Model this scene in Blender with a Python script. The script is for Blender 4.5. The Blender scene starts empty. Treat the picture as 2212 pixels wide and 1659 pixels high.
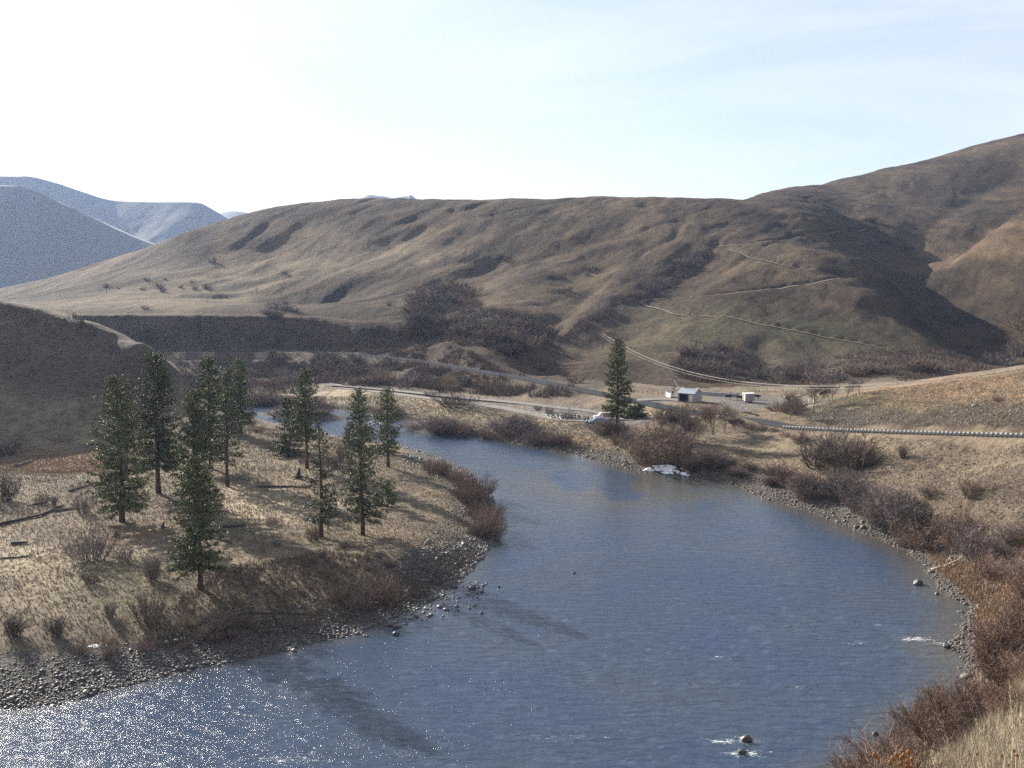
import bpy, bmesh, math, random
import numpy as np
from mathutils import Vector, Matrix, Euler
random.seed(7); rng = np.random.default_rng(7)
C = bpy.context.scene.collection
R = math.radians
# ------------------------------------------------------------------ camera
CAMH = 52.0; F = 2270.0; PIT = R(6.27)
cam = bpy.data.cameras.new('camera'); co = bpy.data.objects.new('camera', cam); C.objects.link(co)
cam.sensor_width = 36; cam.lens = 36*F/2212; cam.clip_start = .3; cam.clip_end = 30000
co.location = (0, 0, CAMH); co.rotation_euler = (R(90)-PIT, 0, 0)
bpy.context.scene.camera = co
SUN_AZ = R(-40); SUN_EL = R(22.5)      # azimuth from +Y, clockwise positive
SUND = Vector((math.sin(SUN_AZ)*math.cos(SUN_EL), math.cos(SUN_AZ)*math.cos(SUN_EL), math.sin(SUN_EL)))
# photograph measurements (2212 px wide) -> points in the world
def ray(px, py):
    u = (px-1106)/F; v = -(py-829.5)/F
    return (u, math.cos(PIT)+v*math.sin(PIT), -math.sin(PIT)+v*math.cos(PIT))
def atY(px, py, Y):
    d = ray(px, py); t = Y/d[1]; return (d[0]*t, Y, CAMH+d[2]*t)
def atZ(px, py, z=0.):
    d = ray(px, py); t = (z-CAMH)/d[2]; return (d[0]*t, d[1]*t, z)
# ------------------------------------------------------------------ numpy noise
_P = rng.permutation(256); _P = np.concatenate([_P, _P]); _G = rng.uniform(0, 2*np.pi, 256)
_GX = np.cos(_G); _GY = np.sin(_G)
def perlin(x, y):
    xi = np.floor(x).astype(int); yi = np.floor(y).astype(int); xf = x-xi; yf = y-yi
    xi &= 255; yi &= 255
    u = xf*xf*xf*(xf*(xf*6-15)+10); v = yf*yf*yf*(yf*(yf*6-15)+10)
    def g(ix, iy, dx, dy):
        h = _P[_P[ix & 255]+(iy & 255)]; return _GX[h]*dx+_GY[h]*dy
    a = g(xi, yi, xf, yf); b = g(xi+1, yi, xf-1, yf); c = g(xi, yi+1, xf, yf-1); d = g(xi+1, yi+1, xf-1, yf-1)
    return (a*(1-u)+b*u)*(1-v)+(c*(1-u)+d*u)*v
def fbm(x, y, o=4, g=.5):
    s = 0; a = 1
    for i in range(o):
        s = s+a*perlin(x*2**i+17.3*i, y*2**i-9.1*i); a *= g
    return s
def sstep(a, b, x):
    t = np.clip((x-a)/(b-a), 0, 1); return t*t*(3-2*t)
def seg_dist(X, Y, pts):
    """distance to a polyline, and the running parameter (index units) of the closest point"""
    best = np.full(X.shape, 1e18); par = np.zeros(X.shape)
    for i in range(len(pts)-1):
        ax, ay = pts[i][:2]; bx, by = pts[i+1][:2]; dx, dy = bx-ax, by-ay; L = dx*dx+dy*dy+1e-9
        t = np.clip(((X-ax)*dx+(Y-ay)*dy)/L, 0, 1)
        d = (X-ax-t*dx)**2+(Y-ay-t*dy)**2
        m = d < best; best = np.where(m, d, best); par = np.where(m, i+t, par)
    return np.sqrt(best), par
def inside(X, Y, pts):
    r = np.zeros(X.shape, bool); n = len(pts)
    for i in range(n):
        ax, ay = pts[i][:2]; bx, by = pts[(i+1) % n][:2]
        if ay == by: continue
        c = ((ay > Y) != (by > Y)) & (X < (bx-ax)*(Y-ay)/(by-ay)+ax)
        r ^= c
    return r
def signed(X, Y, pts):
    d, _ = seg_dist(X, Y, list(pts)+[pts[0]]); return np.where(inside(X, Y, pts), -d, d)
# ------------------------------------------------------------------ the river outline
LB = [(-900,1590),(-300,1560),(0,1532),(130,1520),(300,1472),(500,1432),(620,1405),(760,1372),(880,1325),(945,1290),(1000,1250),(1040,1210),(1068,1168),(1078,1115),
      (1060,1060),(1030,1035),(1000,1010),(955,990),(900,972),(855,962),(800,953),(740,945),(684,930),(600,915),(520,905)]
RB = [(480,872),(560,873),(640,879),(720,886),(800,895),(894,912),(866,919),(872,927),(904,937),(970,942),(1024,944),(1070,953),(1120,960),(1180,971),(1237,980),
      (1273,991),(1341,1009),(1386,1019),(1458,1026),(1536,1032),(1584,1047),(1655,1080),(1726,1098),(1783,1116),(1854,1148),(1925,1173),(1975,1199),(2002,1229),
      (2025,1263),(2068,1296),(2092,1319),(2080,1366),(2052,1399),(2085,1433),(2087,1506),(2060,1535),(1960,1600),(1850,1690),(1600,1900)]
river = [atZ(x, y)[:2] for x, y in LB]+[(-150, 410), (-260, 430), (-420, 430), (-420, 470), (-260, 470)]+[atZ(x, y)[:2] for x, y in RB]+[(-80, 62), (-420, 62)]
bar = [atZ(x, y)[:2] for x, y in [(545,893),(600,890),(680,893),(752,900),(735,909),(660,908),(600,903)]]
# ------------------------------------------------------------------ control points of the landform
CP = []
def cz(z, *p):
    for x, y in p: CP.append(atZ(x, y, z))
def cy(*p):
    for x, y, Y in p: CP.append(atY(x, y, Y))
def cw(*p): CP.extend(p)
# peninsula
cz(1.3, *LB[1:22:2]); cz(4.2, (-500,1050),(0,1050),(200,1050),(400,1020),(100,1150),(0,1280),(-500,1280),(250,1250),(430,1275)); cz(3.6, (600,1180),(660,1015),(800,1150),(840,1008),(560,940),(500,1050),(700,1180),(520,1320),(900,1200)); cz(4, (0,935),(100,938),(210,932),(-500,935),(300,915),(400,902),(480,885))
cz(2.2, (0,1420),(200,1400),(-500,1420),(400,1370),(700,1320))
# hill at the left, in shade
cy((-900,470,375),(-300,560,366),(0,655,359),(60,668,357),(130,690,353),(190,706,350),(260,740,346),(330,775,342),(400,810,338),(440,835,335),(475,862,332))
cw((-230,460,4),(-150,455,3),(-100,430,3),(-330,480,5),(-90,395,3),(-400,480,8),(-600,480,10))
cy((0,800,329),(120,815,327),(250,840,323),(360,862,322))
# far cut bank, bench over it
for x in (-600,-200,0,100,200,320,440,560): CP.append(atY(x, 692, 542))
cy((640,699,540),(760,713,530),(860,727,505),(950,742,478))
for x in (-200,0,150,300,450,600,700): cw((atY(x, 757, 514)[0], 514, 12))
cw(*[(X, 478, 3.5) for X in (-300, -200, -140, -100)])
cy((0,652,760),(100,620,790),(200,592,810),(300,562,830),(-300,690,750),(400,507,850),(500,479,880),(560,456,900),(640,440,930),(720,430,960),(800,428,960),(880,428,960),(960,431,960),(1100,430,950),(1250,425,950),(1320,424,950),(1450,427,950),(1560,430,960))
for x, y in ((0,652),(200,592),(400,507),(560,456),(720,430),(960,431),(1250,425),(1450,427)):
    p = atY(x, y, 1000); cw((p[0]*1.2, 1180, p[2]-45)); cw((p[0]*1.5, 1600, p[2]-110))
cw((-500, 700, 22),(-520, 900, 20),(-600,1200,10),(-300,640,33))
# floodplain on the far side of the river
cz(1.3, *RB[4:16:2]); cz(1.4, *RB[16:36:2])
cz(3.2, (560,845),(700,842),(850,870),(1000,900),(1150,925),(1250,940)); cz(4.5, (730,832),(950,858),(1100,880),(1290,925)); cz(5, (1400,940),(1500,985),(1640,985),(1560,960),(1700,1010))
# highway along the foot of the hill
cz(12, (700,760)); cz(11, (860,775),(1000,797)); cz(10, (1120,815),(1220,835)); cz(9, (1300,850),(1400,872)); cz(8, (1500,892),(1600,905)); cz(7.5, (1690,915))
cz(8.5, (1440,858),(1520,862),(1620,850),(1700,855),(1620,880),(1700,880),(1560,845)); cz(8.5,(1700,838),(1600,835),(1500,835),(1800,838))
# main hill, lower and middle slopes
cy((700,660,690),(500,640,680),(350,600,720),(850,640,640),(600,550,800),(900,520,800),(760,600,720),
   (1000,640,610),(1100,700,500),(1040,745,450),(1180,745,450),(1250,820,395),(1160,790,420),(1300,780,430),(1300,700,510),(1450,800,420),(1600,800,430),
   (1150,560,740),(1350,560,740),(1450,640,600),(1250,640,590),(1550,720,510),(1700,760,480),(1850,800,440),(1550,540,740),(1700,520,800),(1750,620,640),(1900,720,540),(2000,730,540),
   (1750,470,900),(1820,445,1000),(1950,790,440))
cy((1850,605,660),(1900,640,625),(1800,545,740),(1870,565,730),(1960,700,570))
# canyon
cy((1850,455,1060),(1920,500,950),(1985,560,840),(2035,615,760),(2070,680,680),(2110,740,600),(2150,785,520))
# slopes right of the canyon
cy((1600,430,1100),(1620,425,1150),(1645,418.5,1205),(1675,411,1265),(1700,406,1300),(1800,390,1400),(1900,366,1450),(2000,345,1500),(2100,315,1540),(2212,290,1560),(2400,240,1580),(2800,150,1600),
   (1950,440,1180),(2080,440,1180),(2212,400,1240),(2212,440,1080),(2100,500,960),(2030,548,900),
   (2042,550,800),(2120,505,820),(2212,452,840),(2400,380,860),(2150,600,740),(2212,640,680),(2212,550,740),(2120,660,700),(2140,720,640),(2212,760,560),(2400,600,640),(2400,800,500),(2700,600,600))
for x, y in ((1700,406),(1900,366),(2100,315),(2400,240)):
    p = atY(x, y, 1540); cw((p[0]*1.2, 1850, p[2]-40))
# knoll above the guard rail
cy((1745,886,318),(1790,868,330),(1850,850,338),(1950,830,340),(2050,812,335),(2212,790,325),(2500,760,300),(2212,850,270),(2050,860,300),(2212,880,245),(1950,885,285),(2080,893,262))
cw((190,400,9),(150,420,8.5),(120,440,8.5),(230,400,14))
# road bench with the guard rail (outer edge line)
RAIL = [atZ(1690,926,7.5), atZ(1800,932,9.8), atZ(1900,936,12), atZ(2000,939,14), atZ(2100,942,16), atZ(2212,945,18), atZ(2400,948,21), atZ(2800,950,26)]
cw(*RAIL); cw(*[(p[0]+5, p[1]+6, p[2]) for p in RAIL])
# embankment
cz(6, (1700,980),(1800,1010),(1900,1060)); cz(4, (1700,1030),(1850,1110),(1950,1150))
cz(12, (2000,980),(2100,1000)); cz(13, (2212,1050)); cz(9, (2000,1060),(2100,1110)); cz(10, (2212,1170)); cz(4.5,(2050,1200)); cz(6.5, (2130,1230)); cz(10, (2212,1260)); cz(11.5, (2212,1340)); cz(3.5,(2100,1290),(2130,1350)); cz(4,(2140,1430)); cz(16, (2300,1400)); cz(12.5,(2212,1440))
# slope under the camera
cy((2212,1530,32),(2130,1620,29),(2050,1720,27),(1930,1850,23),(2212,1560,46),(2450,1480,34),(2212,1492,22),(2130,1575,19),(2040,1664,17),(1900,1800,14))
cw((0,0,50.2),(-15,0,49),(20,-5,51.5),(40,10,48),(8,8,47),(60,40,38),(30,50,24.5),(18,34,32),(45,60,22.5),(15,75,8),(34,85,5),(0,55,16),(0,30,34),(-40,30,28),(-40,0,45),(-100,20,30),(-60,-10,52),(40,-12,56),(90,60,30),(120,100,34),(140,150,32),(-150,30,22),(56,95,7),(68,80,15))
CP = np.array(CP); 
# radial basis interpolation (multiquadric, small smoothing)
def fit(P, c=9., lam=.02):
    x = P[:,0]; y = P[:,1]; z = P[:,2]
    K = -np.sqrt((x[:,None]-x)**2+(y[:,None]-y)**2+c*c)
    n = len(x); A = np.zeros((n+3, n+3)); A[:n,:n] = K+np.eye(n)*-lam*0; A[:n,:n] -= np.eye(n)*-lam
    A[:n,n] = 1; A[:n,n+1] = x; A[:n,n+2] = y; A[n,:n] = 1; A[n+1,:n] = x; A[n+2,:n] = y
    return np.linalg.solve(A, np.concatenate([z, [0,0,0]]))
# thin out near duplicates
keep = []
for i, p in enumerate(CP):
    if all((p[0]-CP[j][0])**2+(p[1]-CP[j][1])**2 > 4 for j in keep): keep.append(i)
CP = CP[keep]; WT = fit(CP)
def base(X, Y):
    n = len(CP); out = WT[n]+WT[n+1]*X+WT[n+2]*Y
    for i in range(n): out = out-WT[i]*np.sqrt((X-CP[i,0])**2+(Y-CP[i,1])**2+81.)
    return out
# ------------------------------------------------------------------ fan grid
NA, NR = 1000, 1050
AOFF = 15.
av = np.linspace(-.80, .80, NA); lr = np.linspace(math.log(3.), math.log(2000.), NR)
AA, LL = np.meshgrid(av, lr); YY0 = np.exp(LL); GX = AA*YY0; GY = YY0-AOFF
B = base(GX, GY)
# valley lookup for gullies: pixel -> smooth base terrain
def sampler(Z):
    def f(X, Y):
        X = np.asarray(X, float); Y = np.asarray(Y, float)
        yy = np.maximum(Y+AOFF, 3.01); a = X/yy
        i = np.clip((np.log(yy)-lr[0])/(lr[1]-lr[0]), 0, NR-1.001); j = np.clip((a-av[0])/(av[1]-av[0]), 0, NA-1.001)
        i0 = i.astype(int); j0 = j.astype(int); fi = i-i0; fj = j-j0
        return (Z[i0,j0]*(1-fj)+Z[i0,j0+1]*fj)*(1-fi)+(Z[i0+1,j0]*(1-fj)+Z[i0+1,j0+1]*fj)*fi
    return f
T = np.exp(np.linspace(math.log(8), math.log(1900), 6000))
def hit(px, py, S):
    d = ray(px, py); x = d[0]*T; y = d[1]*T; z = CAMH+d[2]*T; g = S(x, y)
    k = np.nonzero(g >= z)[0]
    if len(k) == 0: return None
    k = k[0]; return (float(x[k]), float(y[k]), float(g[k]))
S0 = sampler(B)
# ------------------------------------------------------------------ gullies, spurs and relief
def px2w(pts, S=S0):
    out = []
    for p in pts:
        h = hit(p[0], p[1], S)
        if h: out.append(h)
    return out
Z = B.copy()
fr = np.interp(GX, [-300,-90,-30,200], [560,556,480,430]); hillmask = sstep(0, 95, GY-fr)*sstep(10, 30, B)
ca, sa = math.cos(R(62)), math.sin(R(62))
U = GX*ca+GY*sa; V = -GX*sa+GY*ca              # U runs down to the lower left, V across
Uw = U+18*fbm(U/160, V/160, 2); Vw = V+16*fbm(U/120+5, V/120+3, 2)
rel = 1.55*fbm(Uw/150, Vw/44, 4, .52)+1.1*fbm(Uw/44+9, Vw/17, 3)
nv = fbm(Uw/190+4, Vw/60+2, 3); rel -= 1.2*np.clip(.18-np.abs(nv), 0, 1)/.18*sstep(-.3, .2, fbm(GX/210, GY/210, 2))
rel = rel*(1-.55*sstep(950, 1100, GY)*sstep(250, 400, GX)); Z += hillmask*rel
GUL = [([(1095,545),(1050,575),(1000,620),(960,650),(905,682),(860,712)], 6.5, 17),
       ([(1320,540),(1262,578),(1200,622),(1160,668),(1115,705)], 5.5, 15),
       ([(1305,590),(1262,618),(1205,648),(1165,690)], 4, 8),
       ([(1540,525),(1480,572),(1420,620),(1362,652),(1285,690),(1205,748),(1165,775)], 10, 21),
       ([(1815,441),(1862,470),(1930,530),(1990,600),(2045,668),(2092,722),(2140,775)], 9, 26),
       ([(2240,436),(2130,492),(2062,535),(2022,570)], 9, 20),
       ([(2212,360),(2100,420),(1990,500),(1960,545)], 5, 16),
       ([(900,490),(820,520),(740,556)], 1.6, 16), ([(1120,470),(1000,510),(880,560),(800,600)], 2, 14),
       ([(1400,470),(1290,505),(1200,545)], 2.4, 18), ([(700,540),(600,580),(500,612)], 1.5, 12),
       ([(1000,470),(900,500),(800,540),(700,570)], 1.6, 12),
       ([(1500,640),(1400,690),(1330,735)], 2.5, 12), ([(1780,735),(1740,790),(1700,815)], 4, 9), ([(1680,718),(1650,760),(1640,800)], 2.6, 7)]
for pts, dep, wid in GUL:
    w = px2w(pts)
    if len(w) < 2: continue
    m = (GX > min(p[0] for p in w)-4*wid) & (GX < max(p[0] for p in w)+4*wid) & (GY > min(p[1] for p in w)-4*wid) & (GY < max(p[1] for p in w)+4*wid)
    gx = GX[m]; gy = GY[m]
    d, t = seg_dist(gx+9*fbm(gx/50, gy/50, 2), gy+9*fbm(gx/50+7, gy/50, 2), w)
    e = np.clip(np.minimum(t+.35, len(w)-1-t+.6)/1.0, 0, 1)
    Z[m] -= dep*e/(1+(d/wid)**2.2)
SB = sampler(B); Yb = np.interp(GX, [-150,-100,-50,0,60], [531,531,512,494,480]); mbk = (GY > Yb-38) & (GY < Yb+26) & (GX < 60)
yb = Yb[mbk]; zlo = SB(GX[mbk], yb-28); zhi = SB(GX[mbk], yb+21); gyb = GY[mbk]+2.5*fbm(GX[mbk]/40, GX[mbk]*0+3, 2)
zb_ = zlo+(zhi-zlo)*sstep(-10, 10, gyb-yb); kb = (1-sstep(-50, 20, GX[mbk]))*sstep(-36, -28, GY[mbk]-yb)*(1-sstep(18, 25, GY[mbk]-yb)); Z[mbk] = Z[mbk]*(1-kb)+zb_*kb
# rough ground: rocky patches, cut banks, meadow unevenness
near = 1-sstep(380, 500, GY)
Z += near*(.30*fbm(GX/14, GY/14, 3)+.10*fbm(GX/2.6, GY/2.6, 2)) * sstep(6, 40, GY)
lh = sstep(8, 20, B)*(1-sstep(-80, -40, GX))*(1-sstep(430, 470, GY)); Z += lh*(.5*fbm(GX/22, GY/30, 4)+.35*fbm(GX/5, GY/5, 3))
_cp = sorted((atY(a, b_, c)[0], c) for a, b_, c in [(-900,470,375),(-300,560,366),(0,655,359),(60,668,357),(130,690,353),(190,706,350),(260,740,346),(330,775,342),(400,810,338),(440,835,335),(475,862,332)])
dcr = np.interp(GX, [q[0] for q in _cp], [q[1] for q in _cp])-GY; Z -= 3.2*sstep(-2, 6, dcr)*(1-sstep(16, 40, dcr))*(1-sstep(-100, -88, GX))
bank = sstep(470, 500, GY)*(1-sstep(540, 560, GY))*(1-sstep(60, 120, GX)); Z += bank*.7*fbm(GX/12, GY/30, 4)
kn = sstep(238, 262, GY)*(1-sstep(300, 330, GY))*sstep(70, 100, GX); Z += kn*(1.1*fbm(GX/9, GY/16, 4))
em = sstep(70, 110, GY)*(1-sstep(250, 280, GY))*sstep(55, 80, GX); Z += em*(.8*fbm(GX/11, GY/11, 4)+.25*fbm(GX/2.5, GY/2.5, 2))
# small mound beside the meadow
for (px, py, z, r, h) in [(1560,925,5,11,2.2),(1625,930,5.2,8,1.8),(1700,935,5.6,9,1.6),(1070,765,11,9,1.0)]:
    q = atZ(px, py, z); Z += h*np.exp(-(((GX-q[0])/r)**2+((GY-q[1])/(r*.8))**2))
# roads: bench them into the ground
def zpts(l): return [atZ(x, y, z) for x, y, z in l]
inner = []
for i, p in enumerate(RAIL[:-1]):
    q = RAIL[i+1]; dx, dy = q[0]-p[0], q[1]-p[1]; L = math.hypot(dx, dy); inner.append((p[0]-dy/L*5.2, p[1]+dx/L*5.2, p[2]))
HWY = zpts([(300,757,12),(440,757,12),(580,757,12),(700,761,11.8),(860,775,11),(1000,797,10.5),(1120,815,10),(1220,835,9.5),(1300,851,9),(1400,872,8.7),(1480,888,8.3),(1560,899,7.9),(1640,909,7.6)])+inner
LOWRD = zpts([(735,836,4.2),(850,850,4.5),(980,867,4.7),(1080,880,4.8),(1150,894,5),(1210,905,5.2),(1290,908,5.5),(1380,903,6.3),(1440,893,7.5),(1470,888,8.2)])
OLDRD = zpts([(720,831,4.6),(850,843,4.9),(980,857,5.2),(1110,869,5.6),(1200,880,6),(1270,887,6.3),(1312,896,5.8)])
DRIVE = zpts([(1372,864,8.8),(1430,862,8.9),(1490,866,8.8),(1560,868,8.6)])
def smooth(p, n=6):
    p = [Vector(q) for q in p]; out = []
    for i in range(len(p)-1):
        a = p[max(i-1,0)]; b = p[i]; c = p[i+1]; d = p[min(i+2,len(p)-1)]
        for k in range(n):
            t = k/n; out.append(.5*((2*b)+(c-a)*t+(2*a-5*b+4*c-d)*t*t+(3*b-a-3*c+d)*t**3))
    out.append(p[-1]); return out
HWY = smooth(HWY); LOWRD = smooth(LOWRD); OLDRD = smooth(OLDRD); DRIVE = smooth(DRIVE)
def bench(line, hw, sh):
    global Z
    xs = [p[0] for p in line]; ys = [p[1] for p in line]; q = hw+sh+2
    m = (GX > min(xs)-q) & (GX < max(xs)+q) & (GY > min(ys)-q) & (GY < max(ys)+q)
    d, t = seg_dist(GX[m], GY[m], line); zz = np.interp(t, range(len(line)), [p[2] for p in line])
    w = 1-sstep(hw, hw+sh, d); Z[m] = Z[m]*(1-w)+(zz-.12)*w
bench(OLDRD, 3.2, 3.5); bench(LOWRD, 3.4, 3.5); bench(DRIVE, 4, 4); bench(HWY, 5.2, 4.0)
# switchback tracks cut in the hill
S1 = sampler(Z)
TR = [[(1545,533),(1600,526),(1662,519),(1730,510),(1798,501),(1870,493)], [(1568,537),(1641,560),(1708,575),(1801,594),(1836,597)],
      [(1838,598),(1780,605),(1708,617),(1608,629),(1508,640),(1430,644),(1372,650)], [(1382,651),(1430,667),(1475,679),(1608,690),(1675,704),(1775,725),(1850,738),(1908,750)]]
TRW = []
for t in TR:
    w = [p for p in px2w(t, S1)]; w = smooth(w, 10); TRW.append(w)
    xs = [p[0] for p in w]; ys = [p[1] for p in w]; m = (GX > min(xs)-20) & (GX < max(xs)+20) & (GY > min(ys)-20) & (GY < max(ys)+20)
    d, par = seg_dist(GX[m], GY[m], w); wx = np.interp(par, range(len(w)), [p[0] for p in w]); wy = np.interp(par, range(len(w)), [p[1] for p in w])
    zz = S1(wx, wy)-.9; k = 1-sstep(2.2, 4.8, d); Z[m] = Z[m]*(1-k)+zz*k
# river bed and shores
m = (GY < 640)
sd = np.full(GX.shape, 500.); sd[m] = signed(GX[m], GY[m], river)
sd += np.where(np.abs(sd) < 12, .9*fbm(GX/5, GY/5, 3), 0)
sb = np.full(GX.shape, 500.); mb = (GY > 300) & (GY < 460) & (GX < 20); sb[mb] = signed(GX[mb], GY[mb], bar)
rise = np.maximum(.06*np.maximum(sd, 0), 0)+.04
land = np.maximum(Z, rise*np.clip(1.2-sd/60, 0, 1)); k = sstep(0, 15, sd)
low = .05+.16*np.maximum(sd, 0)
Z = np.where(sd > 0, np.minimum(land, low)*(1-k)+land*k, -.12-np.minimum(1.8, -sd*.10))
Z = np.where((sb < 3) & (sd < 3), np.maximum(Z, .45-.28*(sb+1.2)), Z)
S2 = sampler(Z)
def G(px, py):
    return hit(px, py, S2)
def gz(x, y): return float(S2(x, y))
# ------------------------------------------------------------------ ground zones (what grows or lies there, some shade painted in)
def zone(poly_px, soft=3., S=S2, n=1.5):
    w = [h for h in (hit(x, y, S) for x, y in poly_px) if h]
    xs = [p[0] for p in w]; ys = [p[1] for p in w]; q = soft*3+6
    m = (GX > min(xs)-q) & (GX < max(xs)+q) & (GY > min(ys)-q) & (GY < max(ys)+q)
    o = np.zeros(GX.shape); gx = GX[m]; gy = GY[m]
    d = signed(gx+n*soft*fbm(gx/soft/4, gy/soft/4, 3), gy+n*soft*fbm(gx/soft/4+3, gy/soft/4, 3), w); o[m] = 1-sstep(-soft, soft, d); return o
gravel = (1-sstep(3.0, 7.5, sd+2*fbm(GX/8, GY/8, 3)))*(GY < 470)
for p in ([(-200,1420),(0,1405),(250,1400),(420,1380),(620,1340),(800,1320),(960,1290),(900,1330),(600,1410),(300,1475),(0,1535),(-200,1560)],
          [(850,1250),(920,1200),(1000,1190),(1060,1180),(1030,1230),(960,1290),(880,1300)],
          [(880,975),(960,1000),(1000,1040),(940,1030),(870,1000)],
          [(1440,1005),(1520,1040),(1720,1090),(1900,1165),(2010,1240),(2080,1290),(2160,1330),(2120,1250),(2050,1190),(1960,1150),(1850,1090),(1750,1060),(1560,1020)],
          [(1230,985),(1300,975),(1380,1000),(1450,1010),(1440,1025),(1330,1008)]): gravel = np.maximum(gravel, zone(p, 2.5))
rust = np.zeros(GX.shape)
for p, s in (([(0,985),(120,965),(240,968),(300,1000),(200,1020),(60,1015)], 4), ([(210,1140),(300,1130),(360,1150),(260,1180)], 2.5), ([(1800,850),(2212,800),(2400,820),(2212,860),(1950,880)], 6),
             ([(1990,860),(2212,825),(2212,850),(2080,870)], 4), ([(2110,1250),(2180,1230),(2212,1260),(2180,1330),(2100,1310)], 2.5), ([(1990,1200),(2030,1240),(2010,1250),(1975,1205)], 1.5),
             ([(1850,1075),(1950,1110),(1930,1130),(1850,1100)], 2), ([(1600,1040),(1720,1075),(1900,1140),(1880,1150),(1700,1090),(1590,1050)], 2), ([(1150,945),(1300,940),(1250,965),(1160,955)], 3)):
    rust = np.maximum(rust, zone(p, s))
green = np.zeros(GX.shape)
for p, s in (([(150,1250),(320,1190),(420,1270),(300,1340),(160,1320)], 4), ([(1750,860),(1950,845),(2000,880),(1850,890)], 7), ([(1480,1000),(1560,985),(1600,1010),(1520,1020)], 4), ([(1850,700),(1500,660),(1350,700),(1400,780),(1800,780)], 30)):
    green = np.maximum(green, zone(p, s))
straw = np.zeros(GX.shape)
for p, s in (([(560,835),(860,846),(1010,880),(1150,905),(1250,935),(1150,925),(950,905),(850,880),(560,862)], 5), ([(480,1050),(640,1030),(700,1090),(640,1140),(480,1120)], 6), ([(0,1130),(180,1180),(260,1260),(160,1300),(0,1240)], 7),
             ([(1370,870),(1430,880),(1450,900),(1400,905),(1360,890)], 3), ([(600,640),(1000,560),(760,500),(300,600),(100,660),(400,680)], 40),
             ([(2040,1664),(2130,1575),(2212,1492),(2500,1500),(2500,1700)], 2)):
    straw = np.maximum(straw, zone(p, s))
soil_shade = np.zeros(GX.shape)  # bare earth and dark brush, with shade painted in as well
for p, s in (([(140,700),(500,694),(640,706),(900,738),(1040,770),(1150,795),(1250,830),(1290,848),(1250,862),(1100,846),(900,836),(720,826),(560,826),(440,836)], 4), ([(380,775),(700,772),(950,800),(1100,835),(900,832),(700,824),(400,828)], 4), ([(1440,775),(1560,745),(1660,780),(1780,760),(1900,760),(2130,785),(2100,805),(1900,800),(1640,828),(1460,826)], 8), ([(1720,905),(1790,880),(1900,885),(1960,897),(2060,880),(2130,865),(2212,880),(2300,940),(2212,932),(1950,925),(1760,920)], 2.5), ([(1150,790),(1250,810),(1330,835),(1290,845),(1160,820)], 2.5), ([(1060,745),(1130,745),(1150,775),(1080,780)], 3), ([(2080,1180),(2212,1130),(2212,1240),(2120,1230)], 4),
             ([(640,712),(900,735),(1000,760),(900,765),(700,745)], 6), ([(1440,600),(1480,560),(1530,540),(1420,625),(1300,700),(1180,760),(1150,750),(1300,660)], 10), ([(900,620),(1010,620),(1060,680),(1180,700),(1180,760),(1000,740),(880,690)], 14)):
    soil_shade = np.maximum(soil_shade, zone(p, s))
soil_shade = np.maximum(soil_shade, .55*zone([(1960,1050),(2212,1030),(2400,1020),(2400,1240),(2212,1240),(2120,1230),(2010,1130)], 5)); soil_shade = np.maximum(soil_shade, .8*lh); soil_shade = np.maximum(soil_shade, .85*sstep(505, 512, GY)*(1-sstep(536, 541, GY))*(1-sstep(-100, -60, GX)))  # dark brush tone; also painted shade on the left hill and cut bank
dirt = np.zeros(GX.shape)
for p, s in (([(1050,875),(1200,882),(1310,893),(1300,903),(1180,900),(1090,888)], 2), ([(1250,905),(1330,900),(1420,905),(1400,915),(1260,918)], 2), ([(1520,850),(1640,852),(1740,862),(1700,880),(1560,880)], 4), ([(1370,858),(1460,862),(1450,870),(1380,866)], 2),
             ([(700,826),(900,842),(1200,872),(1310,888),(1310,893),(1100,874),(900,852),(720,838)], 1.6)):
    dirt = np.maximum(dirt, zone(p, s))
# ------------------------------------------------------------------ build the landform as named meshes
d0, p0 = seg_dist(GX, GY, [(p[0], p[1]) for p in HWY[:48]])
foot = [(-700,500),(-300,505)]+[(p[0],p[1]+7) for p in HWY[:40:4]]+[atZ(1500,838,8.5)[:2],atZ(1700,832,8.5)[:2],atZ(1900,815,8.5)[:2],(300,430),(900,430)]
fx = [p[0] for p in foot]; fy = [p[1] for p in foot]; fo = np.argsort(fx)
hillrow = GY > np.interp(GX, np.array(fx)[fo], np.array(fy)[fo])
lefth = inside(GX, GY, [atZ(x, y, 4)[:2] for x, y in [(-900,940),(0,935),(210,932),(300,915),(400,902),(485,884)]]+[(-85,400),(-110,440),(-300,475),(-700,500)])
part = np.where(hillrow, 1, np.where(lefth, 2, 0))
def np_mesh(name, V, Fq, attrs=None, smooth=True):
    me = bpy.data.meshes.new(name); me.vertices.add(len(V)); me.vertices.foreach_set('co', np.ascontiguousarray(V, np.float32).ravel())
    n = Fq.shape[1]; me.loops.add(Fq.size); me.loops.foreach_set('vertex_index', np.ascontiguousarray(Fq, np.int32).ravel())
    me.polygons.add(len(Fq)); me.polygons.foreach_set('loop_start', np.arange(0, Fq.size, n, dtype=np.int32)); me.polygons.foreach_set('loop_total', np.full(len(Fq), n, np.int32))
    if smooth: me.polygons.foreach_set('use_smooth', np.ones(len(Fq), bool))
    me.update(calc_edges=True)
    for k, v in (attrs or {}).items():
        a = me.color_attributes.new(k, 'FLOAT_COLOR', 'POINT'); a.data.foreach_set('color', np.ascontiguousarray(v, np.float32).ravel())
    me.validate(); return me
def structure(name, me, mat, kind='structure'):
    o = bpy.data.objects.new(name, me); C.objects.link(o); o['kind'] = kind
    if mat: me.materials.append(mat)
    return o
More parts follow.
